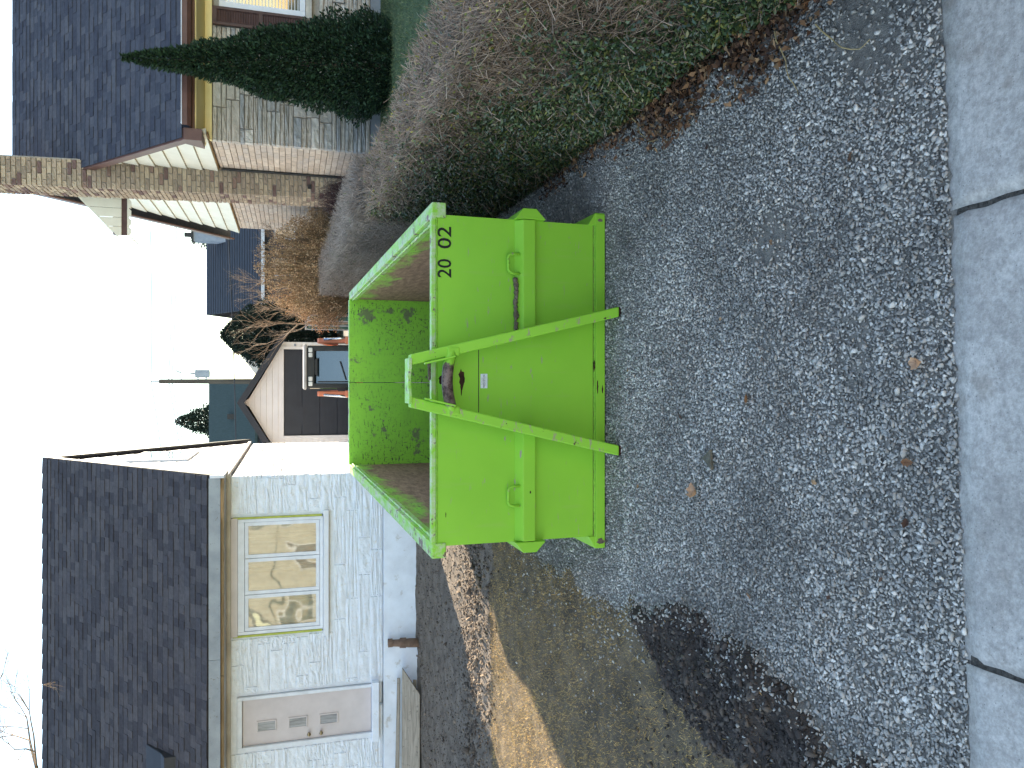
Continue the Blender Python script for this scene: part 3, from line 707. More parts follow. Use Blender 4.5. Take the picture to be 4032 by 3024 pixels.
# gable siding, board by board
GY_ = lambda z: (12.72 + (z - 3.7) * (HRY - 12.72) / (HR - .1 - 3.7), 20.7 - (z - 3.7) * (20.7 - HRY) / (HR - .1 - 3.7))
for i in range(14):
    za, zb = 3.66 + i * .262, 3.66 + (i + 1) * .262 - .012
    if zb > HR - .15: break
    (a0, a1), (b0, b1) = GY_(za), GY_(zb)
    m2 = MB(); m2.hexa([(HX - .06, a0, za), (HX + .04, a0, za), (HX + .04, a1, za), (HX - .06, a1, za)], [(HX - .03, b0, zb), (HX + .04, b0, zb), (HX + .04, b1, zb), (HX - .03, b1, zb)])
    m2.build('gable_board', mat_cream, nb_)
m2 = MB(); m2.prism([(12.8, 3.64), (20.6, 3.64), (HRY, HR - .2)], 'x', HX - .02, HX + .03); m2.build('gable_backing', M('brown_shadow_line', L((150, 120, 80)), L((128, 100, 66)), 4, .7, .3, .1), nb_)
# louvred gable vent beside the chimney
m2 = MB(); m2.box(HX - .085, 16.80, 4.70, HX - .03, 16.84, 5.62); m2.box(HX - .085, 17.28, 4.70, HX - .03, 17.32, 5.62); m2.box(HX - .085, 16.84, 4.70, HX - .03, 17.28, 4.74); m2.box(HX - .085, 16.84, 5.58, HX - .03, 17.28, 5.62)
gv = m2.build('gable_vent', mat_shut, nb_)
for k in range(12):
    m2 = MB(); z = 4.75 + k * .07; m2.hexa([(HX - .08, 16.845, z), (HX - .04, 16.845, z + .05), (HX - .035, 16.845, z + .05), (HX - .075, 16.845, z)], [(HX - .08, 17.275, z), (HX - .04, 17.275, z + .05), (HX - .035, 17.275, z + .05), (HX - .075, 17.275, z)]); m2.build('louvre', mat_shut, gv)
# roof
X0R = HX - .16
EYR = 12.58
mb = MB(); mb.hexa([(X0R, EYR, HE - .1), (13, EYR, HE - .1), (13, HRY, HR - .1), (X0R, HRY, HR - .1)], [(X0R, EYR, HE), (13, EYR, HE), (13, HRY, HR), (X0R, HRY, HR)])
mb.hexa([(X0R, 20.92, HE - .1), (13, 20.92, HE - .1), (13, HRY, HR - .1), (X0R, HRY, HR - .1)], [(X0R, 20.92, HE), (13, 20.92, HE), (13, HRY, HR), (X0R, HRY, HR)])
rf = mb.build('roof', mat_shingleb, nb_)
shingle_roof(rf, mat_shingleb, X0R - .01, 8.4, EYR - .02, HE, HRY, HR, 0.14, 0.13, 0.28, 23)
# rake boards (front and back slopes) with boxed foot
for ya, za, yb, zb in ((EYR, HE, HRY, HR), (20.92, HE, HRY, HR)):
    m2 = MB(); m2.hexa([(X0R - .035, ya, za - .2), (X0R + .0, ya, za - .2), (X0R + .0, ya, za - .005), (X0R - .035, ya, za - .005)], [(X0R - .035, yb, zb - .2), (X0R + .0, yb, zb - .2), (X0R + .0, yb, zb - .005), (X0R - .035, yb, zb - .005)]); m2.build('rake_board', mat_gutterb, nb_, bevel=.004)
m2 = MB(); m2.prism([(12.54, 3.70), (12.54, 3.95), (12.70, 4.06), (12.98, 3.70)], 'x', X0R - .04, X0R + .14); m2.build('rake_foot', mat_gutterb, nb_, bevel=.004)
m2 = MB(); m2.box(X0R + .02, 12.60, 3.81, 12.9, 12.63, 3.93); m2.build('fascia', mat_gutterb, nb_)
m2 = MB(); m2.prism([(12.46, 3.97), (12.46, 3.90), (12.50, 3.85), (12.598, 3.85), (12.598, 3.97), (12.585, 3.97), (12.585, 3.87), (12.51, 3.87), (12.475, 3.905), (12.475, 3.97)], 'x', X0R + .16, 12.9); gu = m2.build('gutter', mat_gutterb, nb_)
m2 = MB(); m2.tube([(X0R + .2, 12.50, 3.985), (X0R + .2, 12.60, 3.985)], .012, 6); m2.build('gutter_bracket', mat_trimw, gu)
m2 = MB(); m2.box(X0R + .2, 12.45, 3.972, 12.9, 12.47, 3.985); m2.build('gutter_lip', mat_trimw, gu)
m2 = MB(); m2.hexa([(HX - .10, 12.632, 3.79), (12.8, 12.632, 3.79), (12.8, HY + .04, 3.70), (HX - .10, HY + .04, 3.70)], [(HX - .10, 12.632, 3.81), (12.8, 12.632, 3.81), (12.8, HY + .04, 3.72), (HX - .10, HY + .04, 3.72)]); m2.build('soffit', mat_soffitc, nb_)
m2 = MB(); m2.box(HX - .02, HY - .05, 3.605, 12.8, HY + .04, 3.71); m2.build('frieze_board', mat_soffitc, nb_)
# picture window with blind, brown shutter
a, b, c, d = RWIN
m2 = MB()
for p in ((a, a + .09, c, d), (b - .09, b, c, d), (a + .09, b - .09, c, c + .09), (a + .09, b - .09, d - .09, d)): m2.box(p[0], HY - .045, p[2], p[1], HY + .05, p[3])
rw = m2.build('window', M('bright_white_trim', L((232, 234, 238)), L((222, 224, 230)), 5, .5, .4, .1), nb_, bevel=.008)
m2 = MB(); m2.box(a + .08, HY + .0, c + .08, b - .08, HY + .008, d - .08); m2.build('pane', mat_glassd, rw)
for k in range(22):
    z = c + .11 + k * .051
    m2 = MB(); m2.box(a + .095, HY - .006, z, b - .095, HY - .002, z + .012); m2.build('blind_slat', mat_trimw, rw)
m2 = MB(); m2.box(a - .02, HY - .07, c - .10, b, HY + .04, c - .005); m2.build('sill', mat_stone, rw)
m2 = MB(); s0, s1 = SHU
for p in ((s0, s0 + .045, c, d + .1), (s1 - .045, s1, c, d + .1), (s0 + .045, s1 - .045, c, c + .08), (s0 + .045, s1 - .045, d + .03, d + .1), (s0 + .045, s1 - .045, c + .66, c + .73)): m2.box(p[0], HY - .07, p[2], p[1], HY - .035, p[3])
sh = m2.build('shutter', mat_shut, nb_, bevel=.004)
for z in list(np.arange(c + .09, c + .65, .038)) + list(np.arange(c + .74, d + .02, .038)):
    m2 = MB(); m2.hexa([(s0 + .045, HY - .062, z), (s0 + .045, HY - .058, z), (s0 + .045, HY - .036, z + .03), (s0 + .045, HY - .04, z + .03)], [(s1 - .045, HY - .062, z), (s1 - .045, HY - .058, z), (s1 - .045, HY - .036, z + .03), (s1 - .045, HY - .04, z + .03)]); m2.build('louvre', mat_shut, sh)
m2 = MB(); m2.box(s0 + .02, HY - .04, c + .02, s1 - .02, HY - .02, d + .05); m2.build('shutter_back', mat_shut, sh)
# chimney of tumbled brick on the gable wall
CX0, CX1, CY0, CY1, CZ = 3.43, 3.90, 14.80, 15.55, 8.9
mb = MB(); mb.box(CX0 + .02, CY0 + .02, GB, CX1 + .02, CY1 - .02, CZ); ch = mb.build('chimney', mat_mortar, nb_)
cb = [block_mesh('chimney_brick', mat_cbrick, 3, 2, 0.22, 0.07, 60 + k) for k in range(7)]
cm = []
hgt = 0.0765; r_ = 0; z = GB + .1
while z < CZ - .05:
    xs_ = [(CX0, CX0 + .20), (CX0 + .21, CX0 + .41), (CX0 + .42, CX1 - .002)] if r_ % 2 else [(CX0, CX0 + .095), (CX0 + .105, CX0 + .305), (CX0 + .315, CX1 - .002)]
    for a, b in xs_: cm.append(place((a, CY0 + rr.uniform(-.008, .004), z), (b - a, 0, 0), (0, .06, 0), (0, 0, hgt - .011)))
    y = CY0 + .062 if r_ % 2 else CY0 + .11
    ysq = [(CY0 + .07, CY0 + .20), (CY0 + .21, CY0 + .41), (CY0 + .42, CY0 + .62), (CY0 + .63, CY1)] if r_ % 2 else [(CY0 + .07, CY0 + .30), (CY0 + .31, CY0 + .51), (CY0 + .52, CY1)]
    for a, b in ysq: cm.append(place((CX0 + rr.uniform(-.006, .004), b, z), (0, -(b - a), 0), (.06, 0, 0), (0, 0, hgt - .011)))
    z += hgt; r_ += 1
pieces('chimney_brick', cb, cm, ch, 300, key=lambda i: abs(cm[i].translation.z - 3.6), rest='chimney_brick_field')
pv = Vector((3.66, 15.1, 4.2)) - Vector(ORG[nb_.name]); ch.matrix_local = Matrix.Translation(pv) @ Matrix.Rotation(-.02, 4, 'Y') @ Matrix.Translation(-pv)   # the stack leans a little
m2 = MB(); m2.tube([(HX - .03, 14.74, 0.95), (HX - .03, 14.74, 3.6)], .022, 8); m2.build('downpipe', mat_iron, nb_)
m2 = MB(); m2.box(CX0 + .16, CY0 - .012, 2.03, CX0 + .24, CY0 + .02, 2.10); m2.build('cleanout_vent', mat_iron, ch)
# scalloped aluminium awning over the gable window
ax0, ax1, ay0, ay1, az0 = 2.80, HX - .06, 16.0, 16.9, 5.32
sl = lambda x: 5.56 + (x - ax0) * .92
aw = MB(); aw.hexa([(ax0, ay0, sl(ax0)), (ax0, ay1, sl(ax0)), (ax1, ay1, sl(ax1)), (ax1, ay0, sl(ax1))], [(ax0, ay0, sl(ax0) + .02), (ax0, ay1, sl(ax0) + .02), (ax1, ay1, sl(ax1) + .02), (ax1, ay0, sl(ax1) + .02)])
awo = aw.build('awning', mat_cream, nb_)
nsl = 6
for k in range(nsl):          # ribbed end panel facing the street
    xa = ax0 + (ax1 - ax0) * k / nsl; xb = ax0 + (ax1 - ax0) * (k + 1) / nsl - .006
    m2 = MB(); m2.hexa([(xa, ay0 - .03, az0 + .15), (xb, ay0 - .03, az0 + .15), (xb, ay0 - .004, az0 + .15), (xa, ay0 - .004, az0 + .15)], [(xa, ay0 - .03, sl(xa) - .004), (xb, ay0 - .03, sl(xb) - .004), (xb, ay0 - .004, sl(xb) - .004), (xa, ay0 - .004, sl(xa) - .004)]); m2.build('end_slat', mat_cream, awo, bevel=.006)
    m3 = MB(); w_ = (ax1 - ax0) / nsl; m3.prism([(xa, az0 + .05), (xa, az0 + .02), (xa + w_ * .25, az0 - .02), (xa + w_ * .75, az0 - .02), (xb + .008, az0 + .02), (xb + .008, az0 + .05)], 'y', ay0 - .036, ay0 - .026); m3.build('valance_tab', mat_cream, awo)
m3 = MB(); m3.box(ax0 + .01, ay0 - .002, az0 + .05, ax1, ay0 + .01, az0 + .30); m3.build('valance_backing', mat_shut, awo)
for k in range(5):
    y = ay0 + .184 * k
    m3 = MB(); m3.prism([(y, sl(ax0)), (y, az0 + .02), (y + .05, az0 - .02), (y + .135, az0 - .02), (y + .18, az0 + .02), (y + .18, sl(ax0))], 'x', ax0 - .012, ax0 - .001); m3.build('valance_tab', mat_cream, awo)

# ------------------------------------------------------------------ garage at the end of the drive
mat_vinyl = M('ivory_vinyl_siding', L((232, 222, 212)), L((222, 212, 203)), 2, .55, .35, .08, 30, .003)
mat_gdoor = M('charcoal_garage_door', L((44, 46, 52)), L((36, 38, 44)), 3, .5, .4, .1, 50, .002)
GYF, GPX = 24.0, -0.55
gar = thing('garage', 'white vinyl-sided garage with black door at the end of the drive', 'garage', (GPX, GYF, g(GPX, GYF)))
mb = MB(); mb.box(-2.35, GYF + .12, .4, 1.25, 30, 2.62); mb.prism([(-2.35, 2.62), (1.25, 2.62), (GPX, 3.62)], 'y', GYF + .12, 30); gwall = mb.build('wall', mat_vinyl, gar)
GD = (-1.55, 1.04, .5, 2.60)
z = .62
while z < 3.6:
    z1 = z + .165
    spans = [(-2.36, 1.26)]
    if z1 > 2.63:
        f = lambda q: (GPX - (3.66 - q) * 1.73, GPX + (3.66 - q) * 1.73); a, b = f(z); a2, b2 = f(min(z1, 3.65)); spans = [(a, b, a2, b2)]
    elif z1 <= 2.63: spans = [(-2.36, GD[0] - .09), (GD[1] + .09, 1.26)]
    for sp in spans:
        a, b = sp[0], sp[1]; a2, b2 = (sp[2], sp[3]) if len(sp) == 4 else (a, b)
        if b - a > .05 and b2 - a2 > 0.0:
            m2 = MB(); m2.hexa([(a, GYF - .012, z), (b, GYF - .012, z), (b, GYF + .12, z), (a, GYF + .12, z)], [(a2, GYF + .012, z1 - .002), (b2, GYF + .012, z1 - .002), (b2, GYF + .12, z1 - .002), (a2, GYF + .12, z1 - .002)]); m2.build('siding_board', mat_vinyl, gwall)
    z = z1
m2 = MB()
for p in ((GD[0] - .09, GD[0] - .002, .5, GD[3] + .08), (GD[1] + .002, GD[1] + .09, .5, GD[3] + .08), (GD[0] - .002, GD[1] + .002, GD[3] + .002, GD[3] + .08)): m2.box(p[0], GYF - .03, p[2], p[1], GYF + .02, p[3])
m2.build('door_trim', mat_vinyl, gar, bevel=.006)
m2 = MB(); m2.box(GD[0], GYF + .06, .5, GD[1], GYF + .1, GD[3]); gd = m2.build('garage_door', mat_gdoor, gar)
for r_ in range(4):
    za, zb = .52 + r_ * .52, .52 + (r_ + 1) * .52 - .012
    m2 = MB(); m2.box(GD[0] + .01, GYF + .035, za, GD[1] - .01, GYF + .058, zb); pn = m2.build('door_panel', mat_gdoor, gd, bevel=.008)
    for k in range(1, 4):
        zz = za + (zb - za) * k / 4; m2 = MB(); m2.box(GD[0] + .01, GYF + .028, zz - .006, GD[1] - .01, GYF + .034, zz + .006); m2.build('panel_rib', mat_gdoor, gd)
for xc in (-.95, .42):
    m2 = MB()
    for p in ((xc - .27, xc - .245, 2.02, 2.24), (xc + .245, xc + .27, 2.02, 2.24), (xc - .245, xc + .245, 2.02, 2.045), (xc - .245, xc + .245, 2.215, 2.24)): m2.box(p[0], GYF + .012, p[2], p[1], GYF + .033, p[3])
    m2.build('window_frame', mat_gdoor, gd)
    m2 = MB(); m2.box(xc - .245, GYF + .02, 2.045, xc + .245, GYF + .026, 2.215); m2.build('door_pane', mat_gdoor, gd)
for sgn in (-1, 1):
    e0 = (GPX + sgn * 2.02, 2.56); p0 = (GPX, 3.78)
    m2 = MB(); m2.hexa([(e0[0], GYF - .25, e0[1]), (p0[0], GYF - .25, p0[1]), (p0[0], GYF - .25, p0[1] + .12), (e0[0], GYF - .25, e0[1] + .12)], [(e0[0], 30.2, e0[1]), (p0[0], 30.2, p0[1]), (p0[0], 30.2, p0[1] + .12), (e0[0], 30.2, e0[1] + .12)]); m2.build('roof_slope', mat_shingle, gar)
    m2 = MB(); m2.hexa([(e0[0] + sgn * .02, GYF - .29, e0[1] - .09), (p0[0], GYF - .29, p0[1] - .07), (p0[0], GYF - .29, p0[1] + .13), (e0[0] + sgn * .02, GYF - .29, e0[1] + .10)], [(e0[0] + sgn * .02, GYF - .252, e0[1] - .09), (p0[0], GYF - .252, p0[1] - .07), (p0[0], GYF - .252, p0[1] + .13), (e0[0] + sgn * .02, GYF - .252, e0[1] + .10)]); m2.build('rake_board', mat_gdoor, gar)
m2 = MB(); m2.tube([(1.17, GYF - .02, 2.28), (1.17, GYF - .045, 2.28)], .035, 10); m2.build('wall_vent', mat_zinc, gar)

# ------------------------------------------------------------------ lime green roll-off bin
GRN, GRN2 = L((140, 198, 58)), L((131, 189, 53))
def bin_mat(name, kind):
    t = NT(name)
    col = t.mix(t.ramp(t.noise(1.6, 4), [(0.3, 0.0), (0.7, 1.0)]), GRN, GRN2)
    if kind == 'out':       # long shallow scuffs and a few chips to bare grey
        sc = t.noise(9, 8, 0.68, (0.8, 1, 5)); chip = t.ramp(sc, [(0.625, 0.0), (0.64, 1.0)])
        zone = t.ramp(t.noise(1.7, 3), [(0.42, 0.0), (0.62, 1.0)])
        col = t.mix(t.math('MULTIPLY', chip, zone), col, L((150, 140, 128)))
        col = t.mix(t.ramp(t.noise(5, 6, 0.6, (3, 1, 0.35)), [(0.60, 0.0), (0.78, 0.22)]), col, L((160, 168, 118)))
    if kind in ('in', 'door'):      # thick scratches, dark rust marks
        a = t.ramp(t.noise(10, 9, 0.72, (1.3, 1.3, 4.4)), [(0.575, 0.0), (0.59, 1.0)])
        b = t.ramp(t.noise(24, 6, 0.7, (2.6, 1, 0.7)), [(0.605, 0.0), (0.62, 1.0)])
        c = t.ramp(t.noise(2.3, 6, 0.62, (1, 1, 2)), [(0.5, 0.0), (0.74, 0.35)])
        col = t.mix(c, col, L((104, 138, 62)))
        zn = t.ramp(t.noise(1.5, 3), [(0.38, 0.25), (0.6, 1.0)])
        col = t.mix(t.math('MULTIPLY', a, zn), col, L((50, 46, 42))); col = t.mix(t.math('MULTIPLY', b, zn), col, L((84, 76, 62)))
        if kind == 'door':
            col = t.mix(t.ramp(t.noise(3.2, 8, 0.7), [(0.585, 0.0), (0.62, 0.8)]), col, L((100, 92, 78)))
    if kind == 'in':        # scrubbed bare and muddy lower part of the side sheets
        oc = t.n('ShaderNodeTexCoord'); sp = t.n('ShaderNodeSeparateXYZ'); t.l(oc.outputs['Object'], sp.inputs[0])
        h = t.math('MULTIPLY', t.math('ADD', sp.outputs[2], t.math('MULTIPLY', t.noise(2.2, 8, 0.68, (1, 1, 2.2)), 0.9)), 0.5)
        m_ = t.ramp(h, [(0.74, 1.0), (0.84, 0.0)])
        mud = t.mix(t.ramp(t.noise(5, 8, 0.7, (1, 1, 4)), [(0.35, 0.0), (0.65, 1.0)]), L((158, 126, 98)), L((108, 80, 60)))
        col = t.mix(m_, col, mud)
    if kind == 'rail':      # rubbed top edges
        up = t.n('ShaderNodeSeparateXYZ'); t.l(t.g.outputs['Normal'], up.inputs[0])
        col = t.mix(t.ramp(t.noise(7, 7, 0.7, (2, 0.6, 2)), [(0.42, 0.0), (0.62, 0.75)]), col, L((186, 188, 172)))
        col = t.mix(t.ramp(t.noise(9, 7, 0.7), [(0.585, 0.0), (0.60, 1.0)]), col, L((112, 94, 80)))
    if kind == 'leg':
        col = t.mix(t.ramp(t.noise(11, 7, 0.68, (1, 1, 2.5)), [(0.585, 0.0), (0.61, 0.8)]), col, L((150, 142, 118)))
        col = t.mix(t.ramp(t.noise(16, 6, 0.7), [(0.65, 0.0), (0.66, 1.0)]), col, L((62, 44, 36)))
    if kind == 'hook':
        x = t.xyz()[0]
        w = t.math('ADD', t.math('ABSOLUTE', x), t.math('MULTIPLY', t.noise(14, 6, 0.7), 0.16))
        rust = t.mix(t.ramp(t.noise(22, 7, 0.7), [(0.42, 0.0), (0.58, 1.0)]), L((116, 100, 92)), L((52, 36, 32)))
        col = t.mix(t.ramp(w, [(0.205, 1.0), (0.225, 0.0)]), col, rust)
    t.color(col)
    t.rough(t.ramp(t.noise(6, 5), [(0.3, 0.42), (0.7, 0.62)]) if kind != 'in' else 0.75, 0.35)
    t.bump(t.math('ADD', t.noise(1.3, 3), t.math('MULTIPLY', t.noise(90, 4), 0.03)), 0.12, 0.03)
    return t.m
BM = {k: bin_mat('green_paint_' + k, k) for k in ('out', 'in', 'door', 'rail', 'leg', 'hook')}
mat_mud = M('dried_mud', L((132, 120, 104)), L((98, 88, 76)), 20, .95, .1, .9, 60, .02)
mat_rust = M('rusty_bare_steel', L((70, 46, 38)), L((40, 28, 26)), 24, .9, .2, .5, 90, .004)
mat_black = M('black_vinyl', L((20, 20, 20)), L((30, 30, 30)), 10, .6, .3, .05)
mat_bead = M('green_weld_bead', L((140, 196, 62)), L((118, 170, 48)), 40, .5, .4, .6, 150, .006)
SL = math.atan(0.03); BL = 5.5
binr = thing('roll_off_bin', 'lime green steel roll-off bin with black number and hook frame on gravel', 'bin', (0.02, 5.30, 0.165), rot=(SL, 0, 0), local=True)
def bp(name, m, mb, bev=.004, smooth=False, parent=None): return mb.build(name, m, parent or binr, bevel=bev, smooth=smooth, off=(0, 0, 0))
HT = 1.30
fp = bp('front_panel', BM['out'], MB().box(-1.145, 0, .02, 1.155, .010, 1.29), 0)
bp('inner_front_lining', BM['in'], MB().box(-1.13, .0105, .10, 1.14, .016, 1.285), 0)
for sx in (-1, 1):
    xi = 1.145 if sx > 0 else -1.135
    bp('side_wall', BM['in'], MB().box(min(xi, xi + sx * .008), .016, .05, max(xi, xi + sx * .008), BL - .01, 1.26), 0)
    xo = xi + sx * .009
    # long hexagonal stiffener and base flange
    bp('side_stiffener', BM['out'], MB().prism([(xo, .48), (xo + sx * .075, .55), (xo + sx * .075, .65), (xo, .71)], 'y', -.062, BL))
    bp('base_flange', BM['out'], MB().prism([(xo, 0), (xo + sx * .09, 0), (xo + sx * .09, .075), (xo, .13)], 'y', -.015, BL))
    rl = bp('top_rail', BM['rail'], MB().box(min(xi - sx * .012, xi + sx * .092), -.014, 1.20, max(xi - sx * .012, xi + sx * .092), BL, 1.302), .008)
    bd = MB(); pts = []
    for k in range(110): pts.append((xi - sx * .022, .02 + k * (BL - .04) / 109, 1.262 + .004 * math.sin(k * 1.9)))
    bd.tube(pts, [.010 + .003 * random.random() for _ in pts], 6); bp('weld_bead', BM['rail'], bd, 0, True, rl)
    for k in range(8):
        y = .55 + k * .65; bp('rib', BM['out'], MB().prism([(y, .0), (y + .09, .0), (y + .09, 1.2), (y, 1.2)], 'x', min(xo, xo + sx * .05), max(xo, xo + sx * .05)))
bp('floor', BM['in'], MB().box(-1.14, .0, .05, 1.15, BL, .09), 0)
for xa, xb in ((-1.135, -.004), (.004, 1.145)): bp('rear_door', BM['door'], MB().box(xa, BL - .012, .1, xb, BL + .03, 1.30), .003)
bp('rear_top_rail', BM['rail'], MB().box(-1.13, BL + .031, 1.2, 1.14, BL + .11, 1.302), .006)
for z in (.25, .75, 1.1):
    for sx in (-1, 1): bp('door_hinge', BM['out'], MB().tube([(sx * 1.18, BL + .05, z), (sx * 1.18, BL + .05, z + .14)], .025, 10))
# front top channel, weld line, mid beam in two lengths, base beam
tr = bp('front_top_rail', BM['rail'], MB().box(-1.135, -.012, 1.272, 1.145, .05, 1.304), .005)
bd = MB(); bd.tube([(-1.13 + k * .0285, -.003, 1.266 + .0025 * math.sin(k * 2.3)) for k in range(81)], [.005 + .002 * random.random() for _ in range(81)], 6); bp('weld_bead', mat_bead, bd, 0, True, tr)
for xa, xb in ((-1.14, -.33), (.315, 1.15)):
    bp('mid_beam', BM['out'], MB().prism([(0, .555), (-.062, .56), (-.062, .652), (0, .70)], 'x', xa, xb), .006)
bb_ = bp('base_beam', BM['out'], MB().box(-1.225, -.02, 0.0, 1.235, .06, .074), .004)
bd = MB(); bd.tube([(-1.2 + k * .03, -.006, .079 + .002 * math.sin(k * 1.7)) for k in range(81)], [.006 + .003 * random.random() for _ in range(81)], 6); bp('weld_bead', mat_bead, bd, 0, True, bb_)
bp('seam', mat_iron, MB().box(-.22, -.0025, .962, .22, -.0005, .967), 0)
# hook frame: two leaning legs, top plate with a cut-out, bowed lifting bar with collars
for sx, xo in ((-1, -.018), (1, .018)):
    p0 = Vector((sx * .475 + xo, -.235, .005)); p1 = Vector((sx * .135 + xo * .3, -.125, 1.475))
    w = .072; d = .10
    t = (p1 - p0).normalized(); nx = Vector((1, 0, 0)) * (w / 2); ny = Vector((0, 1, 0)) * d
    lg = MB(); lg.hexa([p0 - nx - ny * .35, p0 + nx - ny * .35, p0 + nx + ny * 1.75, p0 - nx + ny * 1.75], [p1 - nx - ny * .5, p1 + nx - ny * .5, p1 + nx + ny * .6, p1 - nx + ny * .6])
    leg = bp('hook_leg', BM['leg'], lg, .008)
    # end plate and weld strip along the leg
    m_ = MB(); q = p0 + Vector((0, -.037, -.004)); m_.box(q.x - .034, q.y + .004, q.z - .022, q.x + .034, q.y + .17, q.z + .002); bp('foot_plate', mat_rust, m_, 0, False, leg)
    m_ = MB(); a0 = p0.lerp(p1, .80) + Vector((-sx * .045, -.05, 0)); a1 = p0.lerp(p1, .94) + Vector((-sx * .045, -.05, 0)); m_.bar(a0, a1, .012, .07, (0, 1, 0)); bp('gusset_strip', BM['leg'], m_, .003, False, leg)
tp = MB(); tp.prism([(-.150, -.185), (-.105, -.185), (-.07, -.175), (-.02, -.150), (.03, -.150), (.09, -.182), (.152, -.185), (.152, -.02), (-.150, -.02)], 'z', 1.470, 1.490); bp('top_plate', BM['rail'], tp, .003)
hb = MB(); pts = []
for k in range(17):
    u = -1 + k / 8; pts.append((u * .215, -.155 - .05 * (1 - u * u), 1.185 + .052 * (1 - u * u)))
hb.tube(pts, .038, 14); bp('lifting_bar', BM['hook'], hb, 0, True)
for sx in (-1, 1):
    m_ = MB(); m_.box(sx * .200 - .03, -.20, 1.145, sx * .200 + .03, -.11, 1.235); bp('bar_collar', BM['leg'], m_, .012)
# grab handles
for xa, xb in ((.765, .905), (-.885, -.745)):
    m_ = MB(); zt = .752; r_ = .011; pts = [(xa, -.03, .655), (xa, -.045, .72), (xa + .012, -.048, zt), (xa + .03, -.048, zt + .008), (xb - .03, -.048, zt + .008), (xb - .012, -.048, zt), (xb, -.045, .72), (xb, -.03, .655)]
    m_.tube(pts, r_, 8); bp('grab_handle', BM['leg'], m_, 0, True)
# number, maker's plate
font_obj('number_lettering', '20', .138, mat_black, binr, (.716, -.0012, 1.163), sx=.98, bold=.001)
font_obj('number_lettering', '02', .138, mat_black, binr, (.918, -.0012, 1.163), sx=1.16, bold=.001)
pl = bp('maker_plate', M('white_vinyl', L((226, 230, 236)), L((214, 218, 226)), 8, .4, .4, .05), MB().box(-.05, -.0035, .90, .052, -.0012, .95), .001)
font_obj('plate_lettering', 'PINEGROVE METALS INC.', .0115, mat_black, pl, (.001, -.0042, .922), align='CENTER', ext=.0003, sx=.72, bold=.0003)
font_obj('plate_lettering', 'Manufactured by:', .0075, mat_black, pl, (.001, -.0042, .938), align='CENTER', ext=.0003)
font_obj('plate_lettering', 'Welland, ON  Canada', .007, mat_black, pl, (.001, -.0042, .910), align='CENTER', ext=.0003)
# paint knocked off to rust
def patch(cx, cz, w, h, y, seed, name='rust_patch', mat=mat_rust):
    r2 = random.Random(seed); n = 16; P = [(cx + math.cos(a) * w / 2 * r2.uniform(.55, 1.1), cz + math.sin(a) * h / 2 * r2.uniform(.5, 1.15)) for a in (2 * math.pi * k / n for k in range(n))]
    m_ = MB(); m_.prism(P, 'y', y - .0008, y); bp(name, mat, m_, 0)
patch(.02, 1.085, .15, .055, -.0004, 1); patch(-.04, 1.088, .12, .02, -.0012, 2); patch(.01, 1.235, .075, .035, -.0004, 3)
patch(.12, .088, .10, .018, -.0205, 4); patch(-.05, .06, .12, .014, -.0205, 5); patch(-.06, .02, .07, .012, -.0205, 6); patch(-.93, 1.20, .045, .008, -.0004, 7); patch(-.79, .60, .03, .012, -.0625, 8)
patch(1.19, .04, .03, .05, -.0205, 9, 'scuff', mat_mud); patch(-1.18, .035, .05, .07, -.0205, 10, 'scuff', mat_mud)
# clods caught on the ledges
for k in range(16):
    x = .36 + k * .024 + random.uniform(-.01, .01); m_ = MB(); m_.lump((x, -.028, .69 + random.uniform(0, .012)), random.uniform(.010, .024), k, 2, .4, (1.3, 1, .8)); bp('mud_clod', mat_mud, m_, 0, True)
for k in range(7):
    m_ = MB(); m_.lump((.03 + k * .017 + random.uniform(-.01, .01), .02, 1.312), random.uniform(.012, .022), 40 + k, 2, .4, (1.2, 1, .7)); bp('mud_clod', mat_mud, m_, 0, True)

# ------------------------------------------------------------------ compact track loader in front of the garage
mat_or = M('orange_machine_paint', L((206, 122, 84)), L((186, 106, 72)), 3, .45, .45, .08, 30, .003, dirt=(L((150, 100, 70)), 8, .6, .75))
mat_lgrey = M('pale_grey_plastic', L((178, 172, 166)), L((160, 154, 148)), 4, .5, .4, .1)
mat_blk = M('black_machine_steel', L((34, 36, 38)), L((24, 26, 28)), 5, .45, .45, .1, 40, .003)
mat_lamp = M('clear_lamp_lens', L((220, 220, 214)), L((190, 190, 186)), 60, .12, .7, .3, 80, .003)
mat_chrome = M('chromed_rod', L((200, 204, 208)), L((180, 184, 190)), 8, .15, .5, .02, metal=1.0)
mat_rub = M('track_rubber', L((36, 34, 32)), L((56, 50, 44)), 8, .9, .2, .6, 40, .01)
LX, LY = 0.345, 16.0; LG = g(LX, LY)
ld = thing('track_loader', 'orange compact track loader with black glazed cab parked before the garage', 'loader', (LX, LY, LG))
W = lambda m_, n, mt, b=.01, p=None, s=False: m_.build(n, mt, p or ld, bevel=b, smooth=s)
for sx in (-1, 1):
    x = LX + sx * .56; m_ = MB(); prof = []
    for k in range(20):
        a = 2 * math.pi * k / 20; prof.append((LY + .75 + (.62 if math.cos(a) > 0 else -.62) + .2 * math.cos(a), LG + .22 + .2 * math.sin(a)))
    m_.prism(prof, 'x', x - .13, x + .13); tk = W(m_, 'track', mat_rub, .02)
    for k in range(9):
        m_ = MB(); m_.box(x - .135, LY - .09 + k * .19, LG + .005, x + .135, LY - .03 + k * .19, LG + .03); W(m_, 'track_lug', mat_rub, 0, tk)
m_ = MB(); m_.box(LX - .40, LY + .1, LG + .2, LX + .40, LY + 1.7, LG + .95); W(m_, 'chassis', mat_or, .03)
m_ = MB(); m_.box(LX - .40, LY + 1.05, LG + .95, LX + .40, LY + 1.75, LG + 1.35); W(m_, 'engine_cover', mat_or, .04)
cw, cz0, cz1 = .43, LG + .66, 2.08
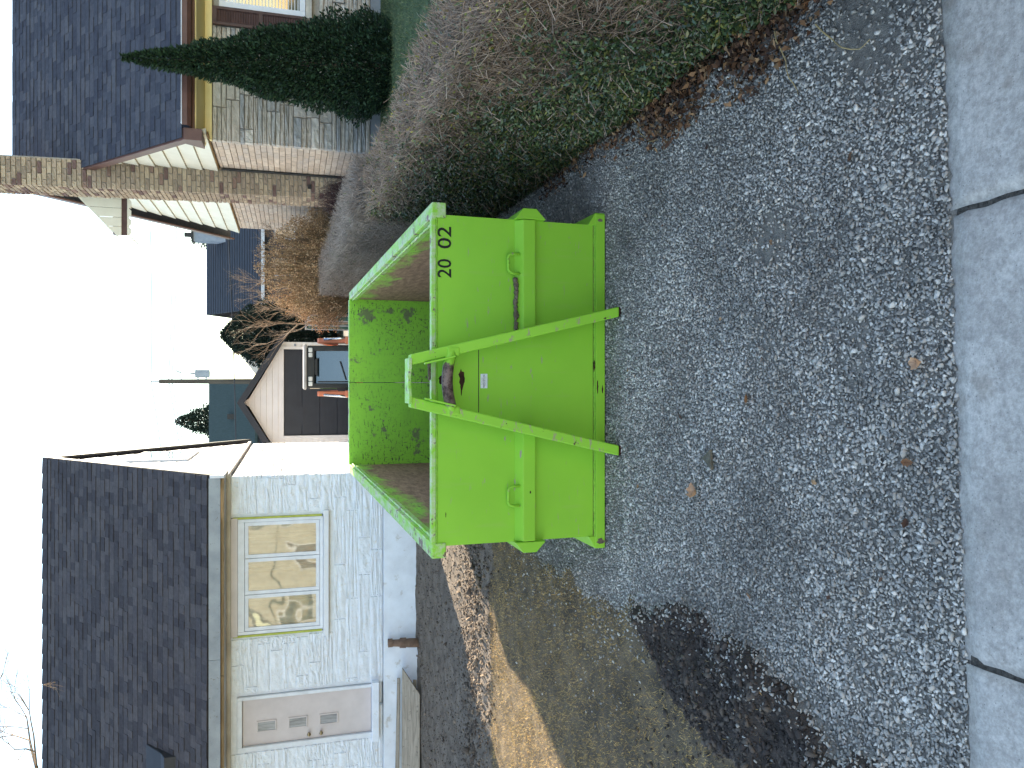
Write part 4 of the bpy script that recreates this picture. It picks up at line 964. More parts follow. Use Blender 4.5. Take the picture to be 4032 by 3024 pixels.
cab = W(MB().box(LX - cw, LY + .9, cz0, LX + cw, LY + .95, cz1), 'cab', mat_blk)
for sx in (-1, 1):
    W(MB().box(LX + sx * (cw - .05) - .05, LY, cz0, LX + sx * (cw - .05) + .05, LY + .06, cz1), 'cab_post', mat_blk, .012, cab)
    W(MB().box(LX + sx * cw - .02, LY + .06, cz0, LX + sx * cw + .02, LY + .9, cz0 + .35), 'cab_side', mat_blk, .01, cab)
    W(MB().box(LX + sx * cw - .012, LY + .07, cz0 + .352, LX + sx * cw + .008, LY + .89, cz1 - .05), 'side_mesh', mat_glassd, 0, cab)
W(MB().prism([(LX - .36, cz1 - .14), (LX + .36, cz1 - .14), (LX + .36, cz1 + .01), (LX - .36, cz1 + .01)], 'y', LY + .004, LY + .05), 'cab_header', mat_blk, .01, cab)
W(MB().prism([(LX - .20, cz1 - .2), (LX - .14, cz1 - .142), (LX + .14, cz1 - .142), (LX + .20, cz1 - .2)], 'y', LY + .006, LY + .048), 'header_skirt', mat_blk, .004, cab)
W(MB().box(LX - .46, LY - .05, cz1 + .012, LX + .46, LY + 1.0, cz1 + .075), 'cab_roof', mat_lgrey, .03)
W(MB().hexa([(LX - .36, LY + .01, cz0), (LX + .36, LY + .01, cz0), (LX + .36, LY + .018, cz0), (LX - .36, LY + .018, cz0)], [(LX - .36, LY + .17, cz1 - .02), (LX + .36, LY + .17, cz1 - .02), (LX + .36, LY + .178, cz1 - .02), (LX - .36, LY + .178, cz1 - .02)]), 'windscreen', glass_mat('cab_glass', L((40, 54, 64)), .05, 1.5), 0)
for xc in (-.34, -.24, .24, .34):
    W(MB().box(LX + xc - .045, LY - .03, cz1 - .10, LX + xc + .045, LY + .003, cz1 - .02), 'work_lamp', mat_lamp, .012)
bpy.data.materials['cab_glass'].node_tree.nodes['Principled BSDF'].inputs['IOR'].default_value = 1.62
W(MB().bar((LX - .26, LY - .01, cz0 + .18), (LX + .12, LY - .01, cz0 + .30), .02, .02), 'wiper', mat_blk, 0)
W(MB().tube([(LX - .3, LY - .02, cz0 + .1), (LX - .3, LY - .02, cz1 - .2)], .014, 8), 'grab_bar', mat_blk, 0)
W(MB().lump((LX + .02, LY + .62, cz0 + .42), .2, 3, 2, .15, (1, .5, 1.4)), 'seat', mat_blk, 0, None, True)
for sx in (-1, 1):
    x = LX + sx * .545
    m_ = MB(); m_.hexa([(x - .06, LY - .15, LG + .3), (x + .06, LY - .15, LG + .3), (x + .06, LY + .1, LG + .3), (x - .06, LY + .1, LG + .3)], [(x - .05, LY + .25, 1.86), (x + .05, LY + .25, 1.86), (x + .05, LY + .5, 1.86), (x - .05, LY + .5, 1.86)])
    arm = W(m_, 'lift_arm', mat_or, .012)
    W(MB().bar((x, LY + .35, 1.80), (x, LY + 1.7, 1.45), .1, .16), 'lift_arm_rear', mat_or, .012)
    W(MB().tube([(x + sx * .05, LY - .12, 1.30), (x + sx * .02, LY + .1, 1.75)], .028, 10), 'hydraulic_cylinder', mat_chrome, 0, arm, True)
    W(MB().box(x - .07, LY - .2, LG + .55, x + .07, LY + .12, 1.34), 'arm_bracket', mat_or, .02, arm)
W(MB().prism([(LY - .2, LG + .04), (LY - .85, LG + .04), (LY - .75, LG + .08), (LY - .3, LG + .12), (LY - .26, LG + .5), (LY - .2, LG + .52)], 'x', LX - .7, LX + .7), 'bucket', mat_blk, .01)

# ------------------------------------------------------------------ vegetation helpers
def unit(v): return v / np.maximum(np.linalg.norm(v, axis=-1, keepdims=True), 1e-9)
def twigs(P, Q, r0, r1):
    """three-sided tapered twigs from P to Q"""
    n = len(P); t = unit(Q - P); ref = np.where(np.abs(t[:, 2:3]) < .9, np.array([[0, 0, 1.]]), np.array([[1., 0, 0]]))
    a = unit(np.cross(t, ref)); b = np.cross(t, a); V = np.zeros((n, 6, 3))
    r0 = np.broadcast_to(np.asarray(r0, float), (n,)); r1 = np.broadcast_to(np.asarray(r1, float), (n,))
    for k in range(3):
        c, s = math.cos(2.094 * k), math.sin(2.094 * k); d = a * c + b * s
        V[:, k] = P + d * r0[:, None]; V[:, k + 3] = Q + d * r1[:, None]
    base = (np.arange(n) * 6)[:, None, None]
    F = np.array([[0, 1, 4, 3], [1, 2, 5, 4], [2, 0, 3, 5]])[None] + base
    return V.reshape(-1, 3), F.reshape(-1, 4)
def leaves(P, D, N, ln, wd, fold=.25):
    """leaf blades: base P, direction D, normal N"""
    n = len(P); D = unit(D); S = unit(np.cross(D, N)); N = np.cross(S, D)
    ln = np.broadcast_to(np.asarray(ln, float), (n,))[:, None]; wd = np.broadcast_to(np.asarray(wd, float), (n,))[:, None]
    V = np.stack([P, P + D * ln * .45 + S * wd * .5 + N * wd * fold, P + D * ln, P + D * ln * .45 - S * wd * .5 + N * wd * fold], 1)
    F = np.array([[0, 1, 2, 3]]) + (np.arange(n) * 4)[:, None]
    return V.reshape(-1, 3), F
def rdir(n, up=0.0, spread=1.0):
    v = rng.normal(size=(n, 3)) * spread; v[:, 2] += up; return unit(v)
def palette(name, cols, rough=.6, spec=.35, trans=0.0, noise_scale=3.0):
    t = NT(name); k = len(cols)
    pc = t.ramp(t.rnd(), [(i / k, L(c)) for i, c in enumerate(cols)], 'CONSTANT')
    t.color(t.mix(1.0, pc, t.ramp(t.noise(noise_scale, 4), [(0.25, .7), (.75, 1.2)]), 'MULTIPLY')); t.rough(rough, spec)
    return t.m
mat_bark = M('grey_brown_bark', L((120, 104, 92)), L((88, 76, 68)), 20, .9, .15, .5, 60, .01, stretch=(1, 1, .3))
mat_twig = palette('hedge_twig', [(164, 146, 132), (142, 126, 114), (178, 160, 144), (124, 108, 98), (156, 134, 114)], .85, .2)
mat_twig2 = palette('bare_hedge_twig', [(164, 152, 142), (146, 135, 127), (176, 163, 152), (132, 121, 114), (154, 141, 130)], .85, .2)
mat_leaf = palette('privet_leaf', [(62, 82, 50), (50, 68, 44), (74, 92, 54), (42, 58, 40), (86, 100, 58), (112, 112, 60), (56, 74, 52), (66, 86, 60)], .34, .55)
mat_leafy = palette('yellowing_leaf', [(150, 146, 64), (126, 128, 60), (110, 116, 58), (160, 140, 84), (96, 108, 58)], .5, .4)
mat_dleaf = palette('dead_leaf', [(120, 88, 64), (98, 72, 54), (140, 108, 80), (80, 60, 50), (156, 126, 94), (104, 78, 62), (70, 56, 48)], .8, .2)

def hedge(name, label, x0, x1, y0, y1, top, ntw, nlf, nyl, leaf_z, mtw, seedoff, taper=.12, group=None):
    cx, cy = (x0 + x1) / 2, (y0 + y1) / 2
    h = thing(name, label, 'hedge', (cx, cy, gz(cx, cy)), group); off = ORG[h.name]
    def surf(y, u, w):
        """u 0..1 across, w 0..1 up; uneven clipped outline"""
        z0 = gz(cx, y) ; tp = top(y) + .05 * fbm(u * 2 + seedoff, y, 1.4, 3); zz = z0 + (tp - z0) * w
        half = (x1 - x0) / 2 * (1 - taper * w + .10 * fbm(y, w * 2, 1.7, 3, seedoff)) * (1 - .25 * max(0, .25 - w) / .25)
        return Vector((cx + (u * 2 - 1) * half, y, zz))
    # stems
    mb = MB()
    for k in range(int((y1 - y0) * 14)):
        y = random.uniform(y0 + .05, y1 - .05); x = cx + random.uniform(-.2, .2); z = gz(cx, y) - .02
        p1 = surf(min(max(y + random.uniform(-.15, .15), y0), y1), random.uniform(.15, .85), random.uniform(.55, .8))
        mb.tube([(x, y, z), ((x + p1.x) / 2 + random.uniform(-.04, .04), (y + p1.y) / 2, (z + p1.z) / 2), p1], [.014, .009, .005], 5, False)
    mb.build('stem', mat_bark, h)['kind'] = 'stuff'
    # fine twigs: dense shell plus interior
    P = []; Q = []
    for k in range(ntw):
        y = random.uniform(y0, y1); w = random.random() ** .6; u = random.random()
        if random.random() < .72:
            s = random.random()
            if s < .44: u = random.uniform(0, .22)
            elif s < .56: u = random.uniform(.8, 1)
            else: w = random.uniform(.82, 1.0)
        if random.random() < .1: y = y0 + random.random() * .2 if random.random() < .5 else y1 - random.random() * .2
        q = surf(y, u, w); ln = random.uniform(.05, .16)
        d = Vector(((u - .5) * 1.1 + random.gauss(0, .5), random.gauss(0, .6), .35 + .45 * w + random.gauss(0, .4))).normalized()
        P.append(q - d * ln); Q.append(q + d * random.uniform(0, .06))
    P, Q = np.array(P), np.array(Q); r_ = rng.uniform(.0014, .0034, len(P))
    V, F = twigs(P, Q, r_ * 1.2, r_ * .55); raw('twig', V, F, mtw, h, off=off)['kind'] = 'stuff'
    def put(nm, n, mt, zsel, size):
        L_ = []
        while len(L_) < n:
            y = random.uniform(y0, y1); w = random.random(); u = random.random()
            s = random.random()
            if s < .6: u = random.random() ** 2 * .25
            elif s < .7: u = 1 - random.random() ** 2 * .25
            elif s < .85: w = random.uniform(.85, 1.02)
            if random.random() > zsel(y, w): continue
            L_.append(surf(y, u, w))
        P_ = np.array(L_); n_ = len(P_); D = rdir(n_, .35); N_ = rdir(n_, .9); N_[:, 0] -= .6
        V, F = leaves(P_, D, unit(N_), rng.uniform(size * .7, size * 1.35, n_), rng.uniform(size * .36, size * .6, n_)); raw(nm, V, F, mt, h, off=off)['kind'] = 'stuff'
    if nlf: put('foliage', nlf, mat_leaf, leaf_z, .032)
    if nyl: put('yellow_foliage', nyl, mat_leafy, lambda y, w: (1.0 if w > .8 else .12), .026)
    return h
def lz(y, w):     # leaves hold on longest low down and in the middle of the run
    lim = .62 + .22 * fbm(y, 0, 1.1, 3, 3.0) - (.30 if y < 3.6 else 0) + (.12 if y > 5.6 else 0)
    return 1.0 if w < lim else (.25 if w < lim + .2 else .06)
hedge('privet_hedge', 'half-bare privet hedge with green lower leaves beside the near gravel', 1.72, 2.46, 1.6, 8.4, lambda y: 1.56 + .02 * (y - 5), 62000, 84000, 3000, lz, mat_twig, 1.0)
hedge('bare_hedge', 'leafless grey clipped hedge behind the bin, beyond the privet', 1.78, 2.62, 8.7, 16.4, lambda y: 1.78 + .01 * (y - 10), 42000, 900, 300, lambda y, w: .9 if w < .4 else .1, mat_twig2, 4.0)

# small dark shrub against the chimney
def twig_bush(name, label, c, r, h, n, mt, cat='shrub', ln=(.12, .35), rad=.0025):
    o = thing(name, label, cat, (c[0], c[1], c[2])); P = []; Q = []
    for k in range(n):
        a = random.uniform(0, 6.283); e = random.uniform(.15, 1.0) ** .7; rr_ = r * random.random() ** .5
        tip = Vector((c[0] + math.cos(a) * rr_, c[1] + math.sin(a) * rr_, c[2] + h * (1 - .45 * (rr_ / r) ** 2) * e)); base = Vector((c[0] + math.cos(a) * rr_ * .35, c[1] + math.sin(a) * rr_ * .35, c[2]))
        d = (tip - base).normalized(); l_ = random.uniform(*ln); d2 = (d + Vector((random.gauss(0, .35), random.gauss(0, .35), random.gauss(0, .2)))).normalized()
        P.append(tip - d2 * l_); Q.append(tip)
    V, F = twigs(np.array(P), np.array(Q), rad, rad * .5); raw('twig', V, F, mt, o, off=ORG[o.name])['kind'] = 'stuff'
    mb = MB()
    for k in range(14):
        a = random.uniform(0, 6.283); mb.tube([c, (c[0] + math.cos(a) * r * .3, c[1] + math.sin(a) * r * .3, c[2] + h * .4), (c[0] + math.cos(a) * r * .6, c[1] + math.sin(a) * r * .6, c[2] + h * .75)], [.012, .009, .004], 5, False)
    mb.build('stem', mat_bark, o)['kind'] = 'stuff'
    return o
mat_red = palette('dark_red_twig', [(74, 54, 56), (60, 46, 48), (90, 66, 64)], .8, .2)
twig_bush('dark_shrub', 'small dark reddish bare shrub at the foot of the brick chimney', (3.15, 13.4, g(3.15, 13.4)), .42, 1.25, 2600, mat_red)

# dry hydrangea with rusty flower heads
def hydrangea():
    c = (2.55, 17.6, g(2.55, 17.6)); o = thing('hydrangea_bush', 'large dry hydrangea bush with rusty orange-brown flower heads', 'bush', c); off = ORG[o.name]
    tw = palette('dry_stem', [(160, 138, 108), (138, 118, 94), (176, 152, 118)], .85, .2); fl = palette('dry_flower_head', [(192, 160, 122), (170, 138, 104), (206, 176, 138), (146, 118, 92), (214, 186, 150), (180, 148, 112)], .85, .15, 3)
    P = []; Q = []; T = []
    for k in range(1700):
        a = random.uniform(0, 6.283); rr_ = random.random() ** .5; e = 1 - .5 * rr_ ** 2.2
        tip = Vector((c[0] + math.cos(a) * 1.35 * rr_, c[1] + math.sin(a) * 1.2 * rr_, c[2] + 2.55 * e * random.uniform(.55, 1.0)))
        base = Vector((c[0] + math.cos(a) * .45 * rr_, c[1] + math.sin(a) * .45 * rr_, c[2])); m = base.lerp(tip, .55) + Vector((random.gauss(0, .05), random.gauss(0, .05), .08))
        P += [base, m]; Q += [m, tip]; T.append(tip)
    V, F = twigs(np.array(P), np.array(Q), .006, .0035); raw('stem', V, F, tw, o, off=off)['kind'] = 'stuff'
    T = np.array(T); K = 16; C = np.repeat(T[rng.random(len(T)) < .82], K, 0); d = rng.normal(size=C.shape) * np.array([.045, .045, .035]); n = len(C)
    V, F = leaves(C + d, rdir(n), rdir(n), rng.uniform(.02, .04, n), rng.uniform(.015, .03, n)); raw('flower_head', V, F, fl, o, off=off)['kind'] = 'stuff'
hydrangea()

def conifer(name, label, c, prof, n, mt, size, axis_shift=0.0, droop=0.25, cat='tree', clump=0.12, trunk=.08, jag=.22):
    """foliage sprays spread through a solid of revolution; prof = [(z, radius)] above the base"""
    o = thing(name, label, cat, c); off = ORG[o.name]; zs = [p[0] for p in prof]; rs_ = [p[1] for p in prof]
    P = []; D = []
    zmax = zs[-1]
    wts = np.array([np.interp(z, zs, rs_) for z in np.linspace(0, zmax, 60)]) + .03; wts /= wts.sum()
    zsamp = rng.choice(np.linspace(0, zmax, 60), n, p=wts) + rng.uniform(-.5, .5, n) * zmax / 60
    for z in zsamp:
        a = random.uniform(0, 6.283); r0 = float(np.interp(z, zs, rs_)) * (1 + jag * fbm(math.cos(a) * 2 + c[0], math.sin(a) * 2 + z * 2.5, 1.6, 3))
        rr_ = r0 * (1 - random.random() ** 2.0 * .75)
        P.append((c[0] + math.cos(a) * rr_ + axis_shift * z / zmax, c[1] + math.sin(a) * rr_, c[2] + max(z, .0)))
        D.append((math.cos(a) * .8 + random.gauss(0, .35), math.sin(a) * .8 + random.gauss(0, .35), .75 - droop + random.gauss(0, .35)))
    P, D = np.array(P), unit(np.array(D)); N_ = rdir(len(P), .3)
    V, F = leaves(P, D, N_, rng.uniform(size * .6, size * 1.5, len(P)), rng.uniform(size * .35, size * .7, len(P)), .15); raw('crown', V, F, mt, o, off=off)['kind'] = 'stuff'
    mb = MB(); mb.tube([(c[0], c[1], c[2] - .1), (c[0] + axis_shift * .5, c[1], c[2] + zmax * .5), (c[0] + axis_shift, c[1], c[2] + zmax * .95)], [trunk, trunk * .6, trunk * .15], 7); mb.build('trunk', mat_bark, o)
    return o
mat_cone = palette('cypress_foliage', [(40, 62, 44), (34, 54, 40), (48, 72, 48), (30, 46, 36), (54, 78, 52)], .6, .3, 0, 7)
mat_con2 = palette('dark_conifer_needles', [(52, 66, 58), (42, 56, 50), (62, 76, 64), (36, 48, 44)], .7, .2, 0, 2)
conifer('cone_evergreen', 'dense dark green cone-shaped evergreen in front of the stone wall', (4.95, 12.05, 0.93), [(0, .58), (.15, .70), (.35, .73), (.8, .66), (1.33, .55), (1.87, .44), (2.4, .27), (2.95, .17), (3.35, .10), (3.74, 0.015)], 44000, mat_cone, .055, -.30, jag=.3, trunk=.05)
conifer('round_evergreen', 'dark bushy evergreen rising behind the right slope of the garage roof', (1.75, 29.0, g(1.7, 29)), [(0, .8), (1.2, 1.25), (2.3, 1.15), (3.0, .95), (3.5, .6), (3.95, .1)], 46000, mat_con2, .09, trunk=.12, jag=.4)
conifer('spruce_tree', 'lone dark spruce behind the teal-roofed building on the left', (-2.5, 56, g(0, 56)), [(0, 2.2), (3, 1.9), (5, 1.45), (6.5, 1.0), (7.6, .6), (8.7, .05)], 30000, mat_con2, .18, trunk=.2, jag=.6)
conifer('spruce_tree', 'spruce top peeping over the blue-roofed house near its grey chimney', (8.6, 48, g(8, 48)), [(0, 2.2), (3, 1.8), (5, 1.2), (6.9, .05)], 14000, mat_con2, .2, trunk=.2, jag=.6)

def bare_tree(name, label, base, h, seed, depth=6, r0=.06, lean=(0, 0), spread=.5, mt=None, cat='tree', first=.30, kids=(2, 3), up=.28, limbs=()):
    rt = random.Random(seed); o = thing(name, label, cat, base); mbT = MB(); P = []; Q = []; R0 = []; R1 = []
    def grow(p, d, ln, r, k):
        q = p + d * ln; mid = p.lerp(q, .5) + Vector((rt.gauss(0, .03), rt.gauss(0, .03), 0)) * ln
        if r > .014: mbT.tube([p, mid, q], [r, r * .88, r * .74], 7 if r > .03 else 5, False)
        else:
            P.append(p); Q.append(mid); R0.append(r); R1.append(r * .88); P.append(mid); Q.append(q); R0.append(r * .88); R1.append(r * .7)
        if k == 0: return
        for _ in range(rt.choice(kids)):
            nd = (d + Vector((rt.gauss(0, spread), rt.gauss(0, spread), rt.gauss(0, spread * .6) + up * .35))).normalized()
            grow(q if rt.random() < .72 else mid, nd, ln * rt.uniform(.62, .88), r * rt.uniform(.5, .72), k - 1)
    grow(Vector(base), Vector((lean[0], lean[1], 1)).normalized(), h * first, r0, depth)
    for a_, b_, d_ in limbs:
        a_, b_ = Vector(a_), Vector(b_); mbT.tube([a_, a_.lerp(b_, .5) + Vector((0, 0, .12)), b_], [.07, .05, .03], 7, False); grow(b_, Vector(d_).normalized(), .50, .026, 6)
    mbT.build('trunk', mt or mat_bark, o, smooth=True)
    V, F = twigs(np.array(P), np.array(Q), np.array(R0), np.array(R1)); raw('crown', V, F, mt or mat_bark, o, off=ORG[o.name])['kind'] = 'stuff'
    return o
mat_sunbark = M('sunlit_bark', L((170, 150, 128)), L((128, 110, 96)), 14, .85, .2, .4, 60, .01)  # lighter bark copy with the sunlit tan put into its base colour
# several upright leafless shrubs-trees behind the hydrangea
for i, (x, y, h, s, lab) in enumerate(((2.35, 19.2, 3.6, 4, 'slender bare multi-stemmed tree rising behind the hydrangea'), (1.65, 20.6, 3.3, 9, 'thin bare tree leaning beside the right edge of the garage'))):
    bare_tree('bare_tree', lab, (x, y, g(x, y)), h, s, 7, .05, (random.uniform(-.15, .1), 0), .40, mat_sunbark, first=.27, up=.5)
# street tree left of the frame whose outer branches reach over the white house's roof
bare_tree('street_tree', 'large leafless tree whose branch tips reach over the left end of the white roof', (-6.4, 9.0, .27), 9.5, 21, 5, .16, (.03, .0), .44, mat_sunbark, first=.36, kids=(2, 3, 3), up=.22,
          limbs=[((-6.3, 9, 3.6), (-4.45, 9.0, 5.25), (.75, .1, .5)), ((-6.3, 9, 3.8), (-4.6, 9.3, 4.95), (.95, .1, .15)), ((-6.3, 9, 4.2), (-4.5, 8.7, 5.7), (.8, 0, .3)), ((-6.3, 9, 4.1), (-4.3, 9.1, 5.5), (.9, 0, .05)), ((-6.3, 9, 4.3), (-4.1, 8.9, 5.3), (.8, .1, .4)), ((-6.3, 9, 4.5), (-3.9, 8.8, 5.9), (.9, .0, -.05))])

# ------------------------------------------------------------------ grass and litter
def grass():
    P = []
    while len(P) < 110000:
        x = random.uniform(-5.6, -1.35); y = random.uniform(3.2, 8.7); k = kind_at(x, y)
        if k != 'grass' and not (k in ('soil', 'dark') and random.random() < .05): continue
        if random.random() > .75 + .5 * fbm(x, y, 2.2, 3, 9.0): continue
        P.append((x, y, gz(x, y) - .004))
    P = np.array(P); n = len(P); D = rdir(n, .38); D[:, 2] = np.abs(D[:, 2]) * .8 + .1
    V, F = leaves(P, D, rdir(n, .4), rng.uniform(.018, .045, n), rng.uniform(.0016, .0034, n), .3)
    tag(raw('grass', V, F, palette('straw_grass', [(228, 192, 122), (194, 164, 106), (138, 126, 98), (236, 204, 138), (152, 136, 108), (112, 108, 92), (208, 174, 112)], .7, .2, 0, 2)), 'thin straw-coloured winter grass on the white house lawn', 'grass', kind='stuff')
    P = []
    while len(P) < 30000:
        x = random.uniform(2.5, 7.5); y = random.uniform(4.5, 12.9)
        if kind_at(x, y) == 'green': P.append((x, y, gz(x, y) - .004))
    P = np.array(P); n = len(P); D = rdir(n, .8); D[:, 2] = np.abs(D[:, 2]) + .15
    V, F = leaves(P, D, rdir(n, .4), rng.uniform(.03, .07, n), rng.uniform(.004, .008, n), .3)
    tag(raw('grass', V, F, palette('green_grass', [(90, 112, 72), (78, 98, 66), (108, 124, 84), (124, 130, 92), (70, 90, 62)], .6, .25, 0, 2)), 'short green grass of the neighbour lawn behind the hedge', 'grass', kind='stuff')
grass()
def clods():
    P = []; S = []
    while len(P) < 9000:
        x = random.uniform(-6, -1.2); y = random.uniform(8.0, 12.7); k = kind_at(x, y)
        if k == 'grass' and random.random() > .12: continue
        if k == 'gravel': continue
        near = math.exp(-((y - 8.9) / .7) ** 2)
        if random.random() > .35 + .65 * near: continue
        s = random.lognormvariate(math.log(.010 + .008 * near), .45); P.append((x, y, gz(x, y) + s * .25)); S.append(s)
    V, F = scatter(np.array(P), np.array(S), TPL, 1.2); tag(raw('soil_clods', np.concatenate(V), np.concatenate(F), palette('clod', [(118, 106, 94), (98, 88, 79), (134, 120, 106), (84, 75, 68)], .95, .1, 0, 20)), 'loose crumbs of bare grey-brown soil before the white wall', 'soil', kind='stuff')
    P = []; S = []
    while len(P) < 5200:
        x = random.uniform(-2.8, -1.2); y = random.uniform(2.3, 4.8)
        if kind_at(x, y) != 'dark' and random.random() > .06: continue
        if kind_at(x, y) == 'gravel': continue
        s = min(random.lognormvariate(math.log(.011), .55), .036); P.append((x, y, gz(x, y) + s * .2)); S.append(s)
    V, F = scatter(np.array(P), np.array(S), TPL, 1.2); tag(raw('earth_clods', np.concatenate(V), np.concatenate(F), palette('dark_clod', [(80, 73, 68), (66, 60, 57), (92, 84, 77), (58, 53, 51)], .9, .25, 0, 20)), 'dark turned-over clods heaped along the left edge of the gravel', 'soil', kind='stuff')
clods()
def leaf_mesh(seed, curl):
    r2 = random.Random(seed); n = 9; V = []; F = []
    for i in range(n + 1):
        u = i / n; w = math.sin(math.pi * min(u * 1.02, 1)) ** .8 * (.36 + .08 * math.sin(u * 19 + seed)) * (1 - .2 * u)
        zc = curl * (u - .5) ** 2 * 1.6 + .05 * math.sin(u * 7 + seed)
        V += [(u - .5, -w, zc + curl * w * 1.1), (u - .5, 0, zc), (u - .5, w, zc + curl * w * (1.3 + .4 * math.sin(seed)))]
    for i in range(n):
        a = i * 3; F += [(a, a + 3, a + 4, a + 1), (a + 1, a + 4, a + 5, a + 2)]
    me = bpy.data.meshes.new('dead_leaf'); me.from_pydata(V, [], F); me.materials.append(mat_dleaf); me.update()
    return me
LM = [leaf_mesh(k, c) for k, c in enumerate((.2, .5, .8, .35, .65, .1))]
mat_tan = M('tan_leaf', L((196, 160, 128)), L((166, 130, 100)), 30, .8, .2, .3, 90, .004)
LT = []
for m0 in LM:
    m1 = m0.copy(); m1.materials[0] = mat_tan; LT.append(m1)
def leaf(x, y, s, label, k=None, group=None, rz=None, dz=.02, tan=False):
    o = bpy.data.objects.new('dead_leaf', (LT if tan else LM)[k if k is not None else random.randrange(6)]); COL.objects.link(o)
    o.location = (x, y, gz(x, y) + dz); o.scale = (s, s, s); o.rotation_euler = (random.gauss(0, .25), random.gauss(0, .25), rz if rz is not None else random.uniform(0, 6.28))
    return tag(o, label, 'leaf', group)
leaf(.087, 2.40, .075, 'tan curled dead leaf lying on gravel next to the concrete pavement', 2, rz=1.4, tan=True)
leaf(-.078, 3.51, .085, 'purplish-brown broad dead leaf in the middle of the gravel', 0)
leaf(-.629, 4.02, .10, 'long folded yellow-brown dead leaf on gravel left of the hook frame', 2, rz=.5, tan=True)
leaf(.974, 2.77, .05, 'orange-brown lobed dead leaf on gravel toward the hedge', 0)
leaf(-.305, 2.46, .05, 'ragged brown dead leaf beside the pavement left of the tan one', 4)
for x, y in ((-.02, 5.0), (.095, 4.89), (.05, 4.78), (.36, 3.76), (-.69, 4.75), (-.546, 2.47), (-.8, 2.6), (-.95, 2.9), (1.2, 3.1), (.7, 3.3), (1.35, 3.9), (.55, 2.9), (-.2, 4.2), (1.5, 4.9), (-1.1, 3.5), (.2, 4.4), (-.45, 3.0), (1.0, 4.4)):
    leaf(x, y, random.uniform(.022, .045), 'small brown dead leaf fallen on the grey gravel', None, 'small dead leaves on the gravel')
bk = MB(); bk.prism([(-.055, -.045), (.06, -.03), (.005, .06)], 'z', 0, .02); o = bk.build('bark_chip', M('grey_bark', L((108, 104, 92)), L((82, 78, 68)), 30, .9, .15, .6, 90, .01), bevel=.004); o.location = (-.429, 3.88, gz(-.43, 3.88) + .012); tag(o, 'triangular grey bark chip lying flat on the gravel', 'bark chip')
def litter():
    P = []
    while len(P) < 6200:
        y = random.uniform(2.5, 6.6); x = XR(y) + random.gauss(.10, .16)
        if x < XR(y) - .22: continue
        if random.random() > (1.0 if 3.9 < y < 4.6 or y < 3.6 else .35): continue
        P.append((x, y, gz(x, y) + random.uniform(.005, .05)))
    P = np.array(P); n = len(P); D = rdir(n, .15); D[:, 2] *= .5
    Vs, Fs = leaves(P, D, rdir(n, 1.0), rng.uniform(.02, .065, n), rng.uniform(.012, .032, n), .55)
    tag(raw('leaf_litter', Vs, Fs, mat_dleaf), 'drift of brown fallen leaves along the foot of the privet hedge', 'leaf litter', kind='stuff')
    # dry runners trailing out of the hedge onto the drive
    for k, (x, y, a) in enumerate(((1.72, 3.25, 2.4), (1.62, 2.95, 2.9), (1.85, 2.85, 3.4), (1.8, 4.75, 2.8))):
        pts = [];
        for i in range(9): pts.append((x - i * .055 * math.cos(a - 2.6 + .1 * i), y - i * .05 * math.sin(a - 2.0), gz(x - i * .05, y) + .05 - .003 * i + .01 * math.sin(i * 1.7 + k)))
        m_ = MB(); m_.tube(pts, [.004 - .0003 * i for i in range(9)], 5); tag(m_.build('dry_stem', palette('dry_runner', [(172, 154, 112), (150, 132, 98)], .8, .2)), ('dry straw-coloured stem trailing onto gravel nearest the pavement', 'dry stem crossing the leaf litter just above the trailing ones', 'pale dry stem under the near end of the hedge', 'short dry stem poking from the litter farther up the hedge')[k], 'stem')
litter()

# ------------------------------------------------------------------ things farther off
mat_blueroof = M('navy_roof', L((70, 74, 82)), L((61, 65, 73)), 3, .9, .15, .3, 20, .02, stretch=(1, 6, 6))
mat_tealroof = M('teal_roof', L((64, 76, 75)), L((56, 67, 66)), 3, .9, .15, .3, 20, .02, stretch=(6, 1, 1))
mat_navywall = M('navy_wall', L((70, 76, 90)), L((60, 66, 80)), 2, .8, .2, .2)
bh = thing('blue_house', 'far house with dark blue roof and grey chimney behind the hydrangea', 'house', (6.5, 36, g(6, 36)))
W = lambda m_, n, mt, b=0, p=None: m_.build(n, mt, p or bh, bevel=b)
W(MB().box(3.6, 34.4, 1.0, 12, 42, 3.5), 'wall', mat_navywall)
W(MB().prism([(34.4, 3.5), (42, 3.5), (38.2, 5.5)], 'x', 3.55, 3.75), 'gable', mat_vinyl)
rb = W(MB().hexa([(3.2, 34.0, 3.50), (12.4, 34.0, 3.50), (12.4, 38.2, 6.05), (3.2, 38.2, 6.05)], [(3.2, 34.0, 3.62), (12.4, 34.0, 3.62), (12.4, 38.2, 6.17), (3.2, 38.2, 6.17)]), 'roof', mat_blueroof)
W(MB().hexa([(3.2, 42.4, 3.50), (12.4, 42.4, 3.50), (12.4, 38.2, 6.05), (3.2, 38.2, 6.05)], [(3.2, 42.4, 3.62), (12.4, 42.4, 3.62), (12.4, 38.2, 6.17), (3.2, 38.2, 6.17)]), 'roof_back', mat_blueroof)
d_ = Vector((0, 4.2, 2.55)).normalized(); n_ = Vector((0, -d_.z, d_.y))
for k in range(22):
    p = Vector((3.19, 34.0, 3.62)) + d_ * (k * .22) + n_ * .004
    m_ = MB(); m_.hexa([p, p + Vector((9.2, 0, 0)), p + Vector((9.2, 0, 0)) + d_ * .23 - n_ * .002, p + d_ * .23 - n_ * .002], [p + n_ * .03, p + Vector((9.2, 0, 0)) + n_ * .03, p + Vector((9.2, 0, 0)) + d_ * .23, p + d_ * .23]); W(m_, 'roof_course', mat_blueroof, 0, rb)
W(MB().box(3.2, 33.9, 3.46, 12.4, 34.0, 3.60), 'gutter', mat_trimw)
